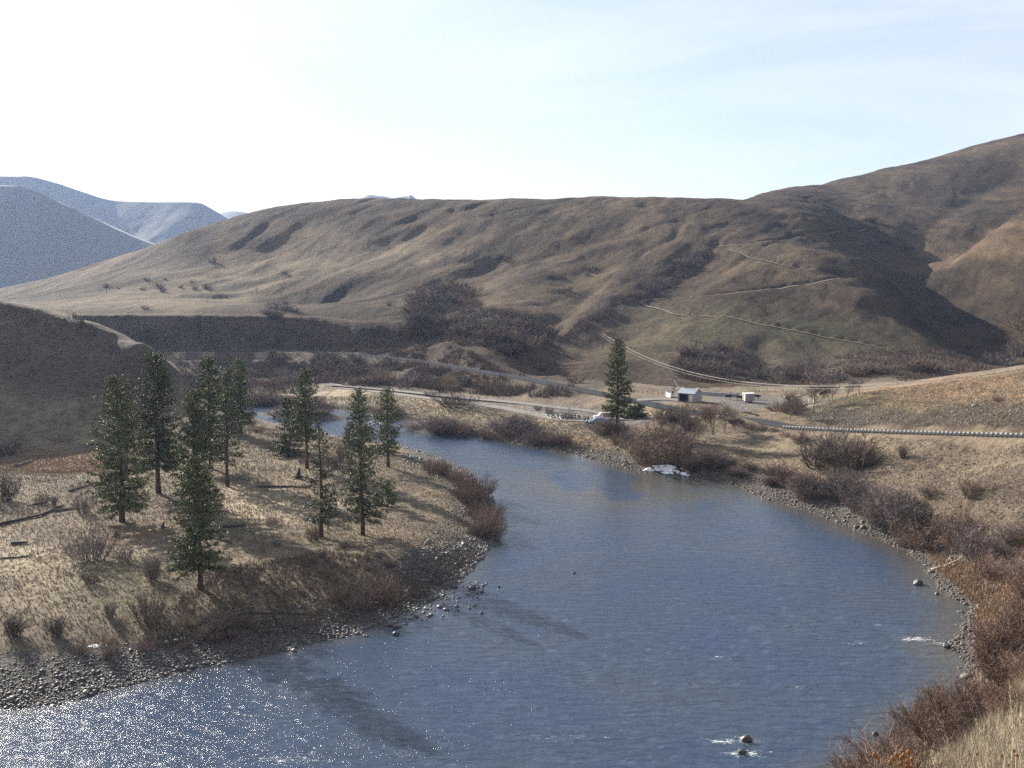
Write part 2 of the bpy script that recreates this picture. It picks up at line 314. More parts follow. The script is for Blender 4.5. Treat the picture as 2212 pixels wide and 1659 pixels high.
# ------------------------------------------------------------------ materials
def newmat(name):
    m = bpy.data.materials.new(name); m.use_nodes = True; nt = m.node_tree; nt.nodes.clear()
    out = nt.nodes.new('ShaderNodeOutputMaterial'); b = nt.nodes.new('ShaderNodeBsdfPrincipled'); nt.links.new(b.outputs[0], out.inputs[0]); return m, nt, b
class NB:
    def __init__(s, nt): s.nt = nt; s.geo = None
    def n(s, t, **k):
        q = s.nt.nodes.new(t)
        for a, v in k.items(): setattr(q, a, v)
        return q
    def l(s, a, b): s.nt.links.new(a, b)
    def pos(s, scale=(1,1,1), rot=0., obj=False):
        if obj:
            c = s.n('ShaderNodeTexCoord').outputs['Object']
        else: c = s.n('ShaderNodeNewGeometry').outputs['Position']
        m = s.n('ShaderNodeMapping'); m.inputs['Scale'].default_value = scale; m.inputs['Rotation'].default_value = (0,0,rot); s.l(c, m.inputs[0]); return m.outputs[0]
    def noise(s, vec, sc, det=4, rough=.55, dist=0):
        q = s.n('ShaderNodeTexNoise'); q.inputs['Scale'].default_value = sc; q.inputs['Detail'].default_value = det; q.inputs['Roughness'].default_value = rough; q.inputs['Distortion'].default_value = dist
        s.l(vec, q.inputs['Vector']); return q.outputs['Fac']
    def ramp(s, f, *st):
        r = s.n('ShaderNodeValToRGB'); e = r.color_ramp.elements
        while len(e) < len(st): e.new(.5)
        for i, (p, c) in enumerate(st): e[i].position = p; e[i].color = (*c, 1) if len(c) == 3 else c
        s.l(f, r.inputs[0]); return r.outputs[0]
    def mix(s, f, a, b, mode='MIX'):
        m = s.n('ShaderNodeMix', data_type='RGBA', blend_type=mode)
        for v, i in ((f, 0), (a, 6), (b, 7)):
            if isinstance(v, (int, float)): m.inputs[i].default_value = v
            elif isinstance(v, tuple): m.inputs[i].default_value = (*v, 1)
            else: s.l(v, m.inputs[i])
        return m.outputs[2]
    def math(s, op, a, b=None, clamp=False):
        m = s.n('ShaderNodeMath', operation=op); m.use_clamp = clamp
        for i, v in enumerate((a, b)):
            if v is None: continue
            if isinstance(v, (int, float)): m.inputs[i].default_value = v
            else: s.l(v, m.inputs[i])
        return m.outputs[0]
    def bump(s, h, st, dist):
        b = s.n('ShaderNodeBump'); b.inputs['Strength'].default_value = st; b.inputs['Distance'].default_value = dist; s.l(h, b.inputs['Height']); return b.outputs[0]
def mat_ground():
    m, nt, b = newmat('dry_ground'); g = NB(nt); p = g.pos()
    za = g.n('ShaderNodeVertexColor', layer_name='zone'); zb = g.n('ShaderNodeVertexColor', layer_name='zone2')
    sa = g.n('ShaderNodeSeparateColor'); g.l(za.outputs[0], sa.inputs[0]); sb_ = g.n('ShaderNodeSeparateColor'); g.l(zb.outputs[0], sb_.inputs[0])
    big = g.noise(p, .018, 5, .6); mid = g.noise(p, .13, 6, .65); fine = g.noise(p, 1.1, 6, .72); tiny = g.noise(p, 4.5, 4, .7)
    col = g.ramp(mid, (.30, (.085,.068,.052)), (.46, (.165,.130,.090)), (.60, (.235,.190,.128)), (.78, (.30,.245,.165)))
    col = g.mix(g.math('MULTIPLY', g.ramp(big, (.42,(0,0,0)), (.62,(1,1,1))), .55), col, g.mix(fine, (.10,.075,.062), (.19,.145,.11)))
    col = g.mix(g.math('MULTIPLY', sb_.outputs[0], .7), col, g.ramp(mid, (.3,(.22,.175,.115)), (.5,(.37,.305,.205)), (.75,(.50,.43,.31))))
    col = g.mix(g.math('MULTIPLY', sa.outputs[1], .5), col, g.mix(mid, (.16,.075,.04), (.33,.19,.10)))
    col = g.mix(g.math('MULTIPLY', sa.outputs[2], .5), col, g.mix(fine, (.06,.062,.028), (.16,.14,.07)))
    col = g.mix(g.math('MULTIPLY', sb_.outputs[1], .8), col, g.ramp(fine, (.35,(.022,.017,.015)), (.55,(.062,.045,.034)), (.75,(.12,.092,.07))))  # earth and brush tone, deepened to add to the left hill's shade
    col = g.mix(g.math('MULTIPLY', sb_.outputs[2], .85), col, g.ramp(fine, (.35,(.11,.10,.10)), (.7,(.19,.175,.17))))
    vor = g.n('ShaderNodeTexVoronoi'); vor.inputs['Scale'].default_value = 2.2; g.l(p, vor.inputs['Vector'])
    peb = g.mix(vor.outputs['Distance'], g.ramp(tiny, (.3,(.10,.09,.085)), (.75,(.24,.21,.195))), (.03,.028,.028))
    col = g.mix(g.math('MULTIPLY', sa.outputs[0], .95), col, peb)
    # tussocks: dark gaps and pale tips
    sp = g.ramp(g.noise(p, 2.6, 5, .75), (.36,(.35,.33,.30)), (.50,(1,1,1)), (.68,(1.35,1.32,1.25)))
    col = g.mix(.75, col, sp, 'MULTIPLY')
    sp2 = g.ramp(g.noise(p, .42, 5, .7, .4), (.38,(.55,.52,.50)), (.52,(1,1,1)), (.7,(1.2,1.18,1.12)))
    col = g.mix(.7, col, sp2, 'MULTIPLY')
    g.l(col, b.inputs['Base Color']); b.inputs['Roughness'].default_value = .95; b.inputs['Specular IOR Level'].default_value = .15
    h = g.math('ADD', g.math('MULTIPLY', g.noise(p, .5, 6, .7), 1.0), g.math('MULTIPLY', g.noise(p, 2.6, 5, .75), .35))
    h = g.math('SUBTRACT', h, g.math('MULTIPLY', g.math('MULTIPLY', vor.outputs['Distance'], sa.outputs[0]), .5))
    g.l(g.bump(h, 1., .9), b.inputs['Normal']); return m
def mat_hill():
    m, nt, b = newmat('hill_grass'); g = NB(nt); p = g.pos(); ps = g.pos((1,.45,1), R(-28))
    za = g.n('ShaderNodeVertexColor', layer_name='zone'); zb = g.n('ShaderNodeVertexColor', layer_name='zone2')
    sa = g.n('ShaderNodeSeparateColor'); g.l(za.outputs[0], sa.inputs[0]); sb_ = g.n('ShaderNodeSeparateColor'); g.l(zb.outputs[0], sb_.inputs[0])
    big = g.noise(ps, .012, 6, .62, .6); mid = g.noise(ps, .07, 7, .7, .4); fine = g.noise(p, .45, 6, .75)
    col = g.ramp(big, (.34,(.030,.022,.016)), (.50,(.056,.041,.028)), (.66,(.108,.078,.050)))
    col = g.mix(g.math('MULTIPLY', sb_.outputs[0], .4), col, (.27,.215,.15)); col = g.mix(g.math('MULTIPLY', sa.outputs[2], .45), col, (.10,.092,.055))
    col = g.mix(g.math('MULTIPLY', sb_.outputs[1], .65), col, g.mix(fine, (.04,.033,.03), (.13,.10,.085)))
    col = g.mix(.9, col, g.ramp(mid, (.33,(.48,.46,.46)), (.47,(.95,.95,.95)), (.66,(1.25,1.22,1.16))), 'MULTIPLY')
    col = g.mix(.8, col, g.ramp(fine, (.33,(.52,.50,.50)), (.5,(1,1,1)), (.7,(1.3,1.28,1.22))), 'MULTIPLY')
    spots = g.ramp(g.noise(p, .11, 3, .6), (.67,(0,0,0)), (.71,(1,1,1))); col = g.mix(g.math('MULTIPLY', spots, .55), col, (.06,.05,.045))
    g.l(col, b.inputs['Base Color']); b.inputs['Roughness'].default_value = .95; b.inputs['Specular IOR Level'].default_value = .05
    h = g.math('ADD', g.math('MULTIPLY', mid, 2.2), g.math('MULTIPLY', fine, .6)); g.l(g.bump(h, 1., 1.6), b.inputs['Normal']); return m
def mat_simple(name, c1, c2, sc=3., rough=.9, spec=.2, bump=0., bd=.05, obj=False, det=5, metal=0.):
    m, nt, b = newmat(name); g = NB(nt); p = g.pos(obj=obj); f = g.noise(p, sc, det, .65)
    g.l(g.ramp(f, (.3, c1), (.7, c2)), b.inputs['Base Color']); b.inputs['Roughness'].default_value = rough; b.inputs['Specular IOR Level'].default_value = spec; b.inputs['Metallic'].default_value = metal
    if bump: g.l(g.bump(f, bump, bd), b.inputs['Normal'])
    return m
M_GROUND = mat_ground(); M_HILL = mat_hill()
M_ASPH = mat_simple('asphalt', (.045,.047,.052), (.070,.071,.077), 1.2, 1., .0)
M_DIRT = mat_simple('packed_dirt', (.10,.09,.085), (.19,.165,.145), .8, .95, .2, .6, .1)
M_TRACK = mat_simple('hill_track_dirt', (.085,.066,.046), (.14,.11,.078), .25, .95, .2)
def mat_water():
    m, nt, b = newmat('river_water'); g = NB(nt)
    p = g.pos((1,1.0,1)); pr = g.pos((.55,1.7,1), R(12))
    big = g.noise(p, .045, 4, .6); w1 = g.noise(pr, .55, 5, .62, .6); w2 = g.noise(pr, 2.4, 4, .7); w3 = g.noise(pr, 6.5, 3, .6); w0 = g.noise(p, .12, 3, .55)
    deep = g.ramp(big, (.35,(.019,.037,.080)), (.62,(.029,.045,.070)))
    nf = g.noise(g.pos((.6,1.6,1), R(12)), 1.5, 7, .82, .5); foamreg = g.n('ShaderNodeVertexColor', layer_name='foam'); fs = g.n('ShaderNodeSeparateColor'); g.l(foamreg.outputs[0], fs.inputs[0])
    th = g.math('ADD', nf, g.math('MULTIPLY', fs.outputs[0], .26)); foam = g.ramp(th, (.74,(0,0,0)), (.84,(1,1,1)))
    deep = g.mix(g.math('MULTIPLY', fs.outputs[1], .75), deep, (.075,.062,.042))  # brown of the shallows, and of the painted hill reflection
    g.l(g.mix(foam, deep, (.72,.74,.76)), b.inputs['Base Color'])
    g.l(g.math('ADD', g.math('MULTIPLY', foam, .5), .095), b.inputs['Roughness']); b.inputs['IOR'].default_value = 1.6
    h = g.math('ADD', g.math('MULTIPLY', w1, 1.05), g.math('ADD', g.math('MULTIPLY', w2, .24), g.math('ADD', g.math('MULTIPLY', w3, .03), g.math('MULTIPLY', w0, .5))))
    h = g.math('MULTIPLY', h, g.math('ADD', g.math('MULTIPLY', fs.outputs[2], 1.0), .35))
    g.l(g.bump(h, 1., .20), b.inputs['Normal']); return m
M_WATER = mat_water()
# ------------------------------------------------------------------ landform objects
def grid_faces(mask):
    I = np.arange(NR*NA).reshape(NR, NA); q = np.stack([I[:-1,:-1], I[:-1,1:], I[1:,1:], I[1:,:-1]], -1)
    return q[mask[:-1,:-1]]
Vall = np.stack([GX, GY, Z], -1).reshape(-1, 3)
Z1 = np.stack([gravel, rust, green, np.ones_like(gravel)], -1).reshape(-1, 4); Z2 = np.stack([straw, soil_shade, dirt, np.ones_like(gravel)], -1).reshape(-1, 4)
du = np.gradient(Vall.reshape(NR, NA, 3), axis=1); dv = np.gradient(Vall.reshape(NR, NA, 3), axis=0)
Nall = np.cross(du, dv).reshape(-1, 3); Nall /= np.linalg.norm(Nall, axis=1)[:, None]
for k, nm in ((0, 'ground'), (1, 'hillside'), (2, 'hill_slope')):
    Fq = grid_faces(part == k); used = np.unique(Fq); mp = np.zeros(NR*NA, np.int64); mp[used] = np.arange(len(used))
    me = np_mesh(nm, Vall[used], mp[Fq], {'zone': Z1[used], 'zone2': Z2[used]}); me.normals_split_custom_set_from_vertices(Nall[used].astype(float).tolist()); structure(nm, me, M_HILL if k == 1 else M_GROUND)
# far ridges, each a solid fold of land at its own distance
def ridge(name, pts, dist, depth_f, base_z, amp, mat, seed, nx=260, ny=70, back=900):
    P = [Vector(atY(x, y, dist)) for x, y in pts]; P = smooth(P, 8); cx = np.array([p[0] for p in P]); czz = np.array([p[2] for p in P])
    xs = np.linspace(cx[0], cx[-1], nx); zc = np.interp(xs, cx, czz); s = np.linspace(0, 1, ny)
    V = []; 
    for j in range(ny+14):
        if j < ny:
            t = j/(ny-1); y = dist-depth_f*(1-t); z = base_z+(zc-base_z)*t; a = amp*np.sin(np.pi*t)**.6 if 0 < t < 1 else 0
        else:
            t = (j-ny+1)/14; y = dist+back*t; z = zc+(base_z-zc)*t**1.2; a = amp*t
        yy = np.full(nx, y); n = fbm(xs/260+seed, yy/900+seed, 5, .55)-.6*np.abs(fbm(xs/150+seed*2, yy/700, 4)); V.append(np.stack([xs, yy, z+a*n], -1))
    V = np.array(V); m = len(V); I = np.arange(m*nx).reshape(m, nx); Fq = np.stack([I[:-1,:-1], I[:-1,1:], I[1:,1:], I[1:,:-1]], -1).reshape(-1, 4)
    return structure(name, np_mesh(name, V.reshape(-1, 3), Fq), mat)
def mat_far():
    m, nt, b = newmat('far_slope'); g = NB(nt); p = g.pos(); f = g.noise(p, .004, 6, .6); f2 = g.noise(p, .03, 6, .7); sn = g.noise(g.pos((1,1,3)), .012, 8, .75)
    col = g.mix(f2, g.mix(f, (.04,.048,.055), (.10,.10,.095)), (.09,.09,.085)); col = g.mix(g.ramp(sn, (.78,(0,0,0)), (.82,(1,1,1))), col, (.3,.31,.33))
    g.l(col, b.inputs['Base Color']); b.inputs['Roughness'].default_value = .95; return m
M_FAR = mat_far()
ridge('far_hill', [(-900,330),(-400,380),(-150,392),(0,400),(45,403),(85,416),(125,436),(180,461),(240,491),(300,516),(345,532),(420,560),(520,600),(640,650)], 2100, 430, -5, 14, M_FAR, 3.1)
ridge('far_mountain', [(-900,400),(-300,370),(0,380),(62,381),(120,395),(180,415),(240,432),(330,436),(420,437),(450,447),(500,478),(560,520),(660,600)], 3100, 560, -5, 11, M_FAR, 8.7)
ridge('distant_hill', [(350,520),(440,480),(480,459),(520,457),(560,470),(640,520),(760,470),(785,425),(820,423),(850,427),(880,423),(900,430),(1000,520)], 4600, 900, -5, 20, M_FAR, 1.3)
# ------------------------------------------------------------------ roads
def ribbon(name, line, hw, mat, lift=.04, zfun=None, label=None):
    V = []; n = len(line)
    for i, p in enumerate(line):
        a = line[max(i-1, 0)]; b = line[min(i+1, n-1)]; d = Vector((b[0]-a[0], b[1]-a[1], 0)).normalized(); s = Vector((-d.y, d.x, 0))
        for k in (-1, -.33, .33, 1):
            q = Vector(p)+s*hw*k; z = p[2]+lift if zfun is None else zfun(q.x, q.y)+lift; V.append((q.x, q.y, z))
    F_ = [(i*4+k, i*4+k+1, i*4+k+5, i*4+k+4) for i in range(n-1) for k in range(3)]
    return structure(name, np_mesh(name, np.array(V), np.array(F_)), mat)
ribbon('road', HWY, 3.7, M_ASPH, .05); ribbon('gravel_road', LOWRD, 2.7, M_DIRT, .04); ribbon('dirt_track', OLDRD, 2.2, M_DIRT, .04); ribbon('gravel_drive', DRIVE, 2.6, M_DIRT, .05)
for w in TRW: ribbon('hill_track', w, 1.3, M_TRACK, .4, lambda x, y: gz(x, y))
# ------------------------------------------------------------------ water
NWa, NWr = 700, 620
aw = np.linspace(-1.3, 1.0, NWa); rw = np.exp(np.linspace(math.log(50), math.log(560), NWr)); WA, WR = np.meshgrid(aw, rw); WX = WA*WR; WY = WR
FO = np.zeros(WX.shape); 
def blob(px, py, rx, ry, s=1.):
    q = atZ(px, py); return s*np.exp(-(((WX-q[0])/rx)**2+((WY-q[1])/ry)**2))
for a in [(1980,1380,5,1.6),(2030,1390,3,1),(1610,1600,3,1.5),(1610,1627,3.5,1.4),(1560,1602,3,1),(1550,1420,4,1.5,.8),(1850,1390,3,1.2,.8),(1740,1485,2,.7,.8),(1500,1470,5,3,.6),(1200,1450,7,4,.5),(1900,1350,3,1,.7),
          (1480,1240,6,1.5,.6),(1400,1215,9,2,.5),(1180,1240,8,2,.4),(1230,1590,8,3,.6),(900,1620,7,3,.6),(640,1640,6,2,.7),(350,1650,5,2,.6),(810,912,8,9,1.),(780,905,6,6,.8),(1700,1350,5,2,.5),(1620,1320,5,2,.5)]:
    FO = np.maximum(FO, blob(*a))
FO = np.clip(FO+.12*fbm(WX/30, WY/30, 2)+.04, 0, 1)
def wsd():
    return signed(WX, WY, river)
WS = wsd(); shal_reflect = np.clip(1-sstep(-5, 0.5, -WS*-1), 0, 1)
shal_reflect = sstep(-9, -.5, WS)*(WX > 10)+.5*sstep(-5, -.5, WS)*(WX <= 10)
shal_reflect = np.maximum(shal_reflect, blob(1370,1045,34,30,1.3)*sstep(-.25, .05, fbm(WX/16, WY/40, 4)))  # brown patch paints in the dark hill's reflection at mid river
rough = np.clip(.5+.7*(1-sstep(140, 230, WY))+.5*FO+.4*blob(800,908,25,30)+.7*blob(0,1640,34,22), 0, 2.2)
wz = .085*fbm(WX/2.6+.3*WY/2.6, WY/1.3, 3, .55)*rough*(1-sstep(230, 330, WY))+.10*FO*fbm(WX/3.2, WY/1.6+3, 2)
Vw_ = np.stack([WX, WY, wz], -1).reshape(-1, 3); I = np.arange(NWr*NWa).reshape(NWr, NWa); q = np.stack([I[:-1,:-1], I[:-1,1:], I[1:,1:], I[1:,:-1]], -1)
mk = (WS < 6); Fq = q[mk[:-1,:-1]]; used = np.unique(Fq); mp = np.zeros(NWr*NWa, np.int64); mp[used] = np.arange(len(used))
fa = np.stack([FO, np.clip(shal_reflect,0,1), rough, np.ones_like(FO)], -1).reshape(-1, 4)
structure('water', np_mesh('water', Vw_[used], mp[Fq], {'foam': fa[used]}), M_WATER)
# ------------------------------------------------------------------ sky, sun, air
w = bpy.data.worlds.new('World'); bpy.context.scene.world = w; w.use_nodes = True; nt = w.node_tree; g = NB(nt)
bg = nt.nodes['Background']; sky = g.n('ShaderNodeTexSky', sky_type='NISHITA'); sky.sun_disc = False; sky.sun_elevation = SUN_EL; sky.sun_rotation = SUN_AZ; sky.air_density = 1.0; sky.dust_density = .8; sky.ozone_density = 2; sky.altitude = 500
tc = g.n('ShaderNodeTexCoord'); mp_ = g.n('ShaderNodeMapping'); mp_.inputs['Scale'].default_value = (1.2, 2.2, 7.5); mp_.inputs['Rotation'].default_value = (0, R(-10), R(20)); g.l(tc.outputs['Generated'], mp_.inputs[0])
cl = g.noise(mp_.outputs[0], 1.5, 7, .55, .5); cov = g.ramp(cl, (.26,(0,0,0)), (.58,(1,1,1)))
mul = g.n('ShaderNodeMix', data_type='RGBA', blend_type='MIX'); g.l(g.math('MULTIPLY', cov, .85), mul.inputs[0]); g.l(g.mix(.3, sky.outputs[0], (5.2,5.5,5.9)), mul.inputs[6])
lum = g.mix(1., sky.outputs[0], (1.35,1.3,1.3), 'MULTIPLY'); g.l(g.mix(.75, lum, (6.2,6.5,6.9)), mul.inputs[7]); g.l(mul.outputs[2], bg.inputs[0]); bg.inputs[1].default_value = .05
sl = bpy.data.lights.new('sun', 'SUN'); sl.energy = 5; sl.angle = R(.55); sl.color = (1, .93, .82); so = bpy.data.objects.new('sun', sl); C.objects.link(so); so.rotation_euler = (-SUND).to_track_quat('-Z', 'Y').to_euler()
def haze():
    me = bpy.data.meshes.new('haze'); bm = bmesh.new(); bmesh.ops.create_cube(bm, size=1)
    x0, x1, y0, y1, z0, z1 = -3600, 3600, -60, 5700, -12, 345
    for v in bm.verts: v.co = ((x0+x1)/2+v.co.x*(x1-x0), (y0+y1)/2+v.co.y*(y1-y0), (z0+z1)/2+v.co.z*(z1-z0))
    bm.to_mesh(me); bm.free(); m = bpy.data.materials.new('air'); m.use_nodes = True; n = m.node_tree; n.nodes.clear(); o = n.nodes.new('ShaderNodeOutputMaterial'); v = n.nodes.new('ShaderNodeVolumePrincipled')
    v.inputs['Color'].default_value = (.40,.54,.86,1); v.inputs['Density'].default_value = .000045; v.inputs['Anisotropy'].default_value = .42; n.links.new(v.outputs[0], o.inputs['Volume'])
    structure('haze', me, m, 'stuff')
haze()
sc = bpy.context.scene; sc.view_settings.view_transform = 'Standard'; sc.view_settings.look = 'None'; sc.view_settings.gamma = 1; sc.view_settings.exposure = 1.6
sc.cycles.use_denoising = False; sc.cycles.use_adaptive_sampling = False; sc.cycles.volume_bounces = 1; sc.cycles.max_bounces = 5; sc.cycles.diffuse_bounces = 2; sc.cycles.glossy_bounces = 2; sc.cycles.transparent_max_bounces = 8
sc.cycles.sample_clamp_indirect = 3; sc.cycles.sample_clamp_direct = 14
# ------------------------------------------------------------------ helpers for things
def tag(o, label, cat, group=None):
    o['label'] = label; o['category'] = cat
    if group: o['group'] = group
    return o
def link(name, me, parent=None, loc=None):
    o = bpy.data.objects.new(name, me); C.objects.link(o)
    if parent: o.parent = parent
    if loc is not None: o.location = loc
    return o
def empty(name, loc, label, cat, group=None, rz=0.):
    o = link(name, None, None, loc); o.rotation_euler = (0, 0, rz); o.empty_display_size = .5; return tag(o, label, cat, group)
class MB:
    def __init__(s): s.v = []; s.f = []
    def add(s, v, f):
        n = len(s.v); s.v += [tuple(p) for p in v]; s.f += [tuple(i+n for i in q) for q in f]
    def box(s, c, d, rz=0., M=None, taper=1.):
        x, y, z = d[0]/2, d[1]/2, d[2]/2; v = [Vector((a*x*(taper if k > 0 else 1), b*y*(taper if k > 0 else 1), k*z)) for k in (-1, 1) for a, b in ((-1,-1),(1,-1),(1,1),(-1,1))]
        m = Matrix.Rotation(rz, 3, 'Z') if M is None else M; v = [m @ p+Vector(c) for p in v]
        s.add(v, [(0,3,2,1),(4,5,6,7),(0,1,5,4),(1,2,6,5),(2,3,7,6),(3,0,4,7)])
    def tube(s, pts, rad, n=6, cap=True):
        pts = [Vector(p) for p in pts]; rings = []
        for i, p in enumerate(pts):
            d = (pts[min(i+1, len(pts)-1)]-pts[max(i-1, 0)]).normalized(); a = d.orthogonal().normalized() if abs(d.z) < .9 else Vector((1,0,0)); a = (a-d*a.dot(d)).normalized(); b = d.cross(a); r = rad[i] if hasattr(rad, '__len__') else rad
            rings.append([p+(a*math.cos(2*math.pi*k/n)+b*math.sin(2*math.pi*k/n))*r for k in range(n)])
        m = len(s.v); 
        for r in rings: s.v += [tuple(q) for q in r]
        for i in range(len(rings)-1):
            for k in range(n): s.f.append((m+i*n+k, m+i*n+(k+1) % n, m+(i+1)*n+(k+1) % n, m+(i+1)*n+k))
        if cap: s.f.append(tuple(m+k for k in reversed(range(n)))); s.f.append(tuple(m+(len(rings)-1)*n+k for k in range(n)))
    def ribbon(s, a, b, w0, w1, side):
        side = side.normalized(); s.add([a-side*w0/2, a+side*w0/2, b+side*w1/2, b-side*w1/2], [(0,1,2,3)])
    def lathe(s, prof, n=12, c=(0,0,0)):
        m = len(s.v)
        for r, z in prof: s.v += [(c[0]+r*math.cos(2*math.pi*k/n), c[1]+r*math.sin(2*math.pi*k/n), c[2]+z) for k in range(n)]
        for i in range(len(prof)-1):
            for k in range(n): s.f.append((m+i*n+k, m+i*n+(k+1) % n, m+(i+1)*n+(k+1) % n, m+(i+1)*n+k))
    def prism(s, prof, x0, x1):
        """polygon in (y,z) extruded along x"""
        n = len(prof); s.add([(x0, y, z) for y, z in prof]+[(x1, y, z) for y, z in prof], [tuple(range(n-1,-1,-1)), tuple(range(n, 2*n))]+[(k, (k+1) % n, n+(k+1) % n, n+k) for k in range(n)])
    def mesh(s, name, mat, smooth_=False, bevel=0.):
        me = bpy.data.meshes.new(name); me.from_pydata(s.v, [], s.f)
        if bevel:
            bm = bmesh.new(); bm.from_mesh(me); bmesh.ops.bevel(bm, geom=bm.edges[:], offset=bevel, segments=1, affect='EDGES'); bm.to_mesh(me); bm.free()
        for m in (mat if isinstance(mat, (list, tuple)) else [mat]): me.materials.append(m)
        if smooth_: me.polygons.foreach_set('use_smooth', [True]*len(me.polygons))
        me.update(); return me
def leafmat(name, c1, c2, rough=.6, spec=.3, sc=1.2, trans=0.):
    m, nt, b = newmat(name); g = NB(nt); p = g.pos(obj=True); oi = g.n('ShaderNodeObjectInfo'); f = g.noise(p, sc, 3, .7)
    col = g.ramp(f, (.32, c1), (.68, c2)); v = g.math('ADD', g.math('MULTIPLY', oi.outputs['Random'], .5), .75)
    cc = g.n('ShaderNodeCombineColor'); [g.l(v, cc.inputs[i]) for i in range(3)]
    g.l(g.mix(1., col, cc.outputs[0], 'MULTIPLY'), b.inputs['Base Color']); b.inputs['Roughness'].default_value = rough; b.inputs['Specular IOR Level'].default_value = spec
    return m
M_BARK = mat_simple('pine_bark', (.05,.032,.024), (.13,.08,.055), 3, .95, .1, .5, .05, True)
M_NEEDLE = leafmat('pine_needles', (.042,.054,.020), (.150,.160,.058), .62, .22, 1.3)
M_NEEDLE2 = leafmat('young_pine_needles', (.05,.065,.028), (.13,.135,.055), .62, .25, 1.3)
M_BAREBARK = mat_simple('grey_bark', (.09,.075,.065), (.20,.17,.15), 4, .95, .1, 0, .05, True)
TW = {'grey': leafmat('grey_twigs', (.115,.092,.088), (.215,.175,.165), .9, .1, .8),
      'red': leafmat('red_twigs', (.125,.088,.078), (.225,.155,.13), .9, .1, .8),
      'brown': leafmat('brown_twigs', (.12,.082,.062), (.22,.155,.12), .9, .1, .8),
      'tan': leafmat('tan_twigs', (.22,.165,.11), (.38,.29,.19), .9, .1, .8),
      'dark': leafmat('dark_twigs', (.06,.048,.042), (.13,.10,.085), .9, .1, .8)}
# ------------------------------------------------------------------ ponderosa pines
def pine(name, loc, h, hw, cb, label, cat='pine tree', group=None, seed=1, dens=1., mat=None, lean=0.):
    r = random.Random(seed); root = empty(name, loc, label, cat, group, r.uniform(0, 6.28))
    t = MB(); tr = h*.0155+.06; n = 9; ph = r.uniform(0, 6)
    def ax(z): return Vector((lean*z+.10*math.sin(z*.35+ph), .10*math.cos(z*.3+ph), z))
    t.tube([ax(h*.97*i/n)-Vector((0,0,.5 if i == 0 else 0)) for i in range(n+1)], [tr*(1.25 if i == 0 else 1)*(1-i/n)**.75+.03 for i in range(n+1)], 9)
    c = MB(); nb = int(h*8.5*dens); z0 = cb*h
    sect = [r.uniform(.62, 1.12) for _ in range(12)]
    sect = [.55*v+.47 for v in sect]
    for i in range(nb):
        u = (i+r.random())/nb; u = u**1.05; z = z0+(h-z0)*u; az = r.uniform(0, 2*math.pi)
        prof = (1-u)**.36*(.66+.38*min(1, u/.14+.35)); L = hw*prof*sect[int((az/6.283)*6) % 6+6*(int(u*7) % 2)]*r.uniform(.72, 1.14)+.35
        tilt = -.32+.95*u+r.uniform(-.15, .15); d = Vector((math.cos(az)*math.cos(tilt), math.sin(az)*math.cos(tilt), math.sin(tilt))); a = ax(z)
        b = a+d*L*.55; e = b+(d+Vector((0,0,.28))).normalized()*L*.45
        t.tube([a, b, e], [.035+L*.012, .03, .012], 3, False)
        nc = max(2, int(L*3.6*dens))
        for k in range(nc):
            f = .22+.78*(k+r.random())/nc; q = a.lerp(b, f/.55) if f < .55 else b.lerp(e, (f-.55)/.45)
            s = r.uniform(.32, .58)*(1.12-.25*u); q = q+Vector((r.gauss(0,.22), r.gauss(0,.22), r.gauss(0,.14)))*min(1, L/2)
            for j in range(12):
                w = Vector((r.gauss(0,1), r.gauss(0,1), r.gauss(.35,.8))).normalized(); sd_ = w.orthogonal().normalized(); sd_ = Matrix.Rotation(r.uniform(0, 6.28), 3, w) @ sd_
                p0 = q+w*s*.08; ww = s*.18
                c.add([p0-sd_*ww*.3, p0+sd_*ww*.3, q+w*s*.65+sd_*ww*.55, q+w*s, q+w*s*.65-sd_*ww*.55], [(0,1,2,3,4)])
    # a few dead snags under the crown
    for i in range(int(h*.5)):
        z = r.uniform(.08, max(cb, .15))*h; az = r.uniform(0, 6.28); L = r.uniform(.5, 1.6); t.tube([ax(z), ax(z)+Vector((math.cos(az)*L, math.sin(az)*L, -.25*L))], [.035, .01], 3, False)
    link('trunk', t.mesh('pine_trunk', M_BARK, True), root); link('crown', c.mesh('pine_crown', mat or M_NEEDLE), root); return root
def at(px, py):
    h = G(px, py); return h
def pine_px(bx, by, topy, hwpx, cb, label, name='pine_tree', **k):
    p = G(bx, by); sl = math.hypot(p[1], CAMH-p[2])/F; d = math.sqrt(p[0]**2*0+p[1]**2)/F
    # height from the rays through base and top
    tp = atY(bx, topy, p[1]); H = tp[2]-p[2]; return pine(name, p, H, hwpx*p[1]/F*1.28, cb, label, **k)
PG = 'ponderosa pines on the river flat'
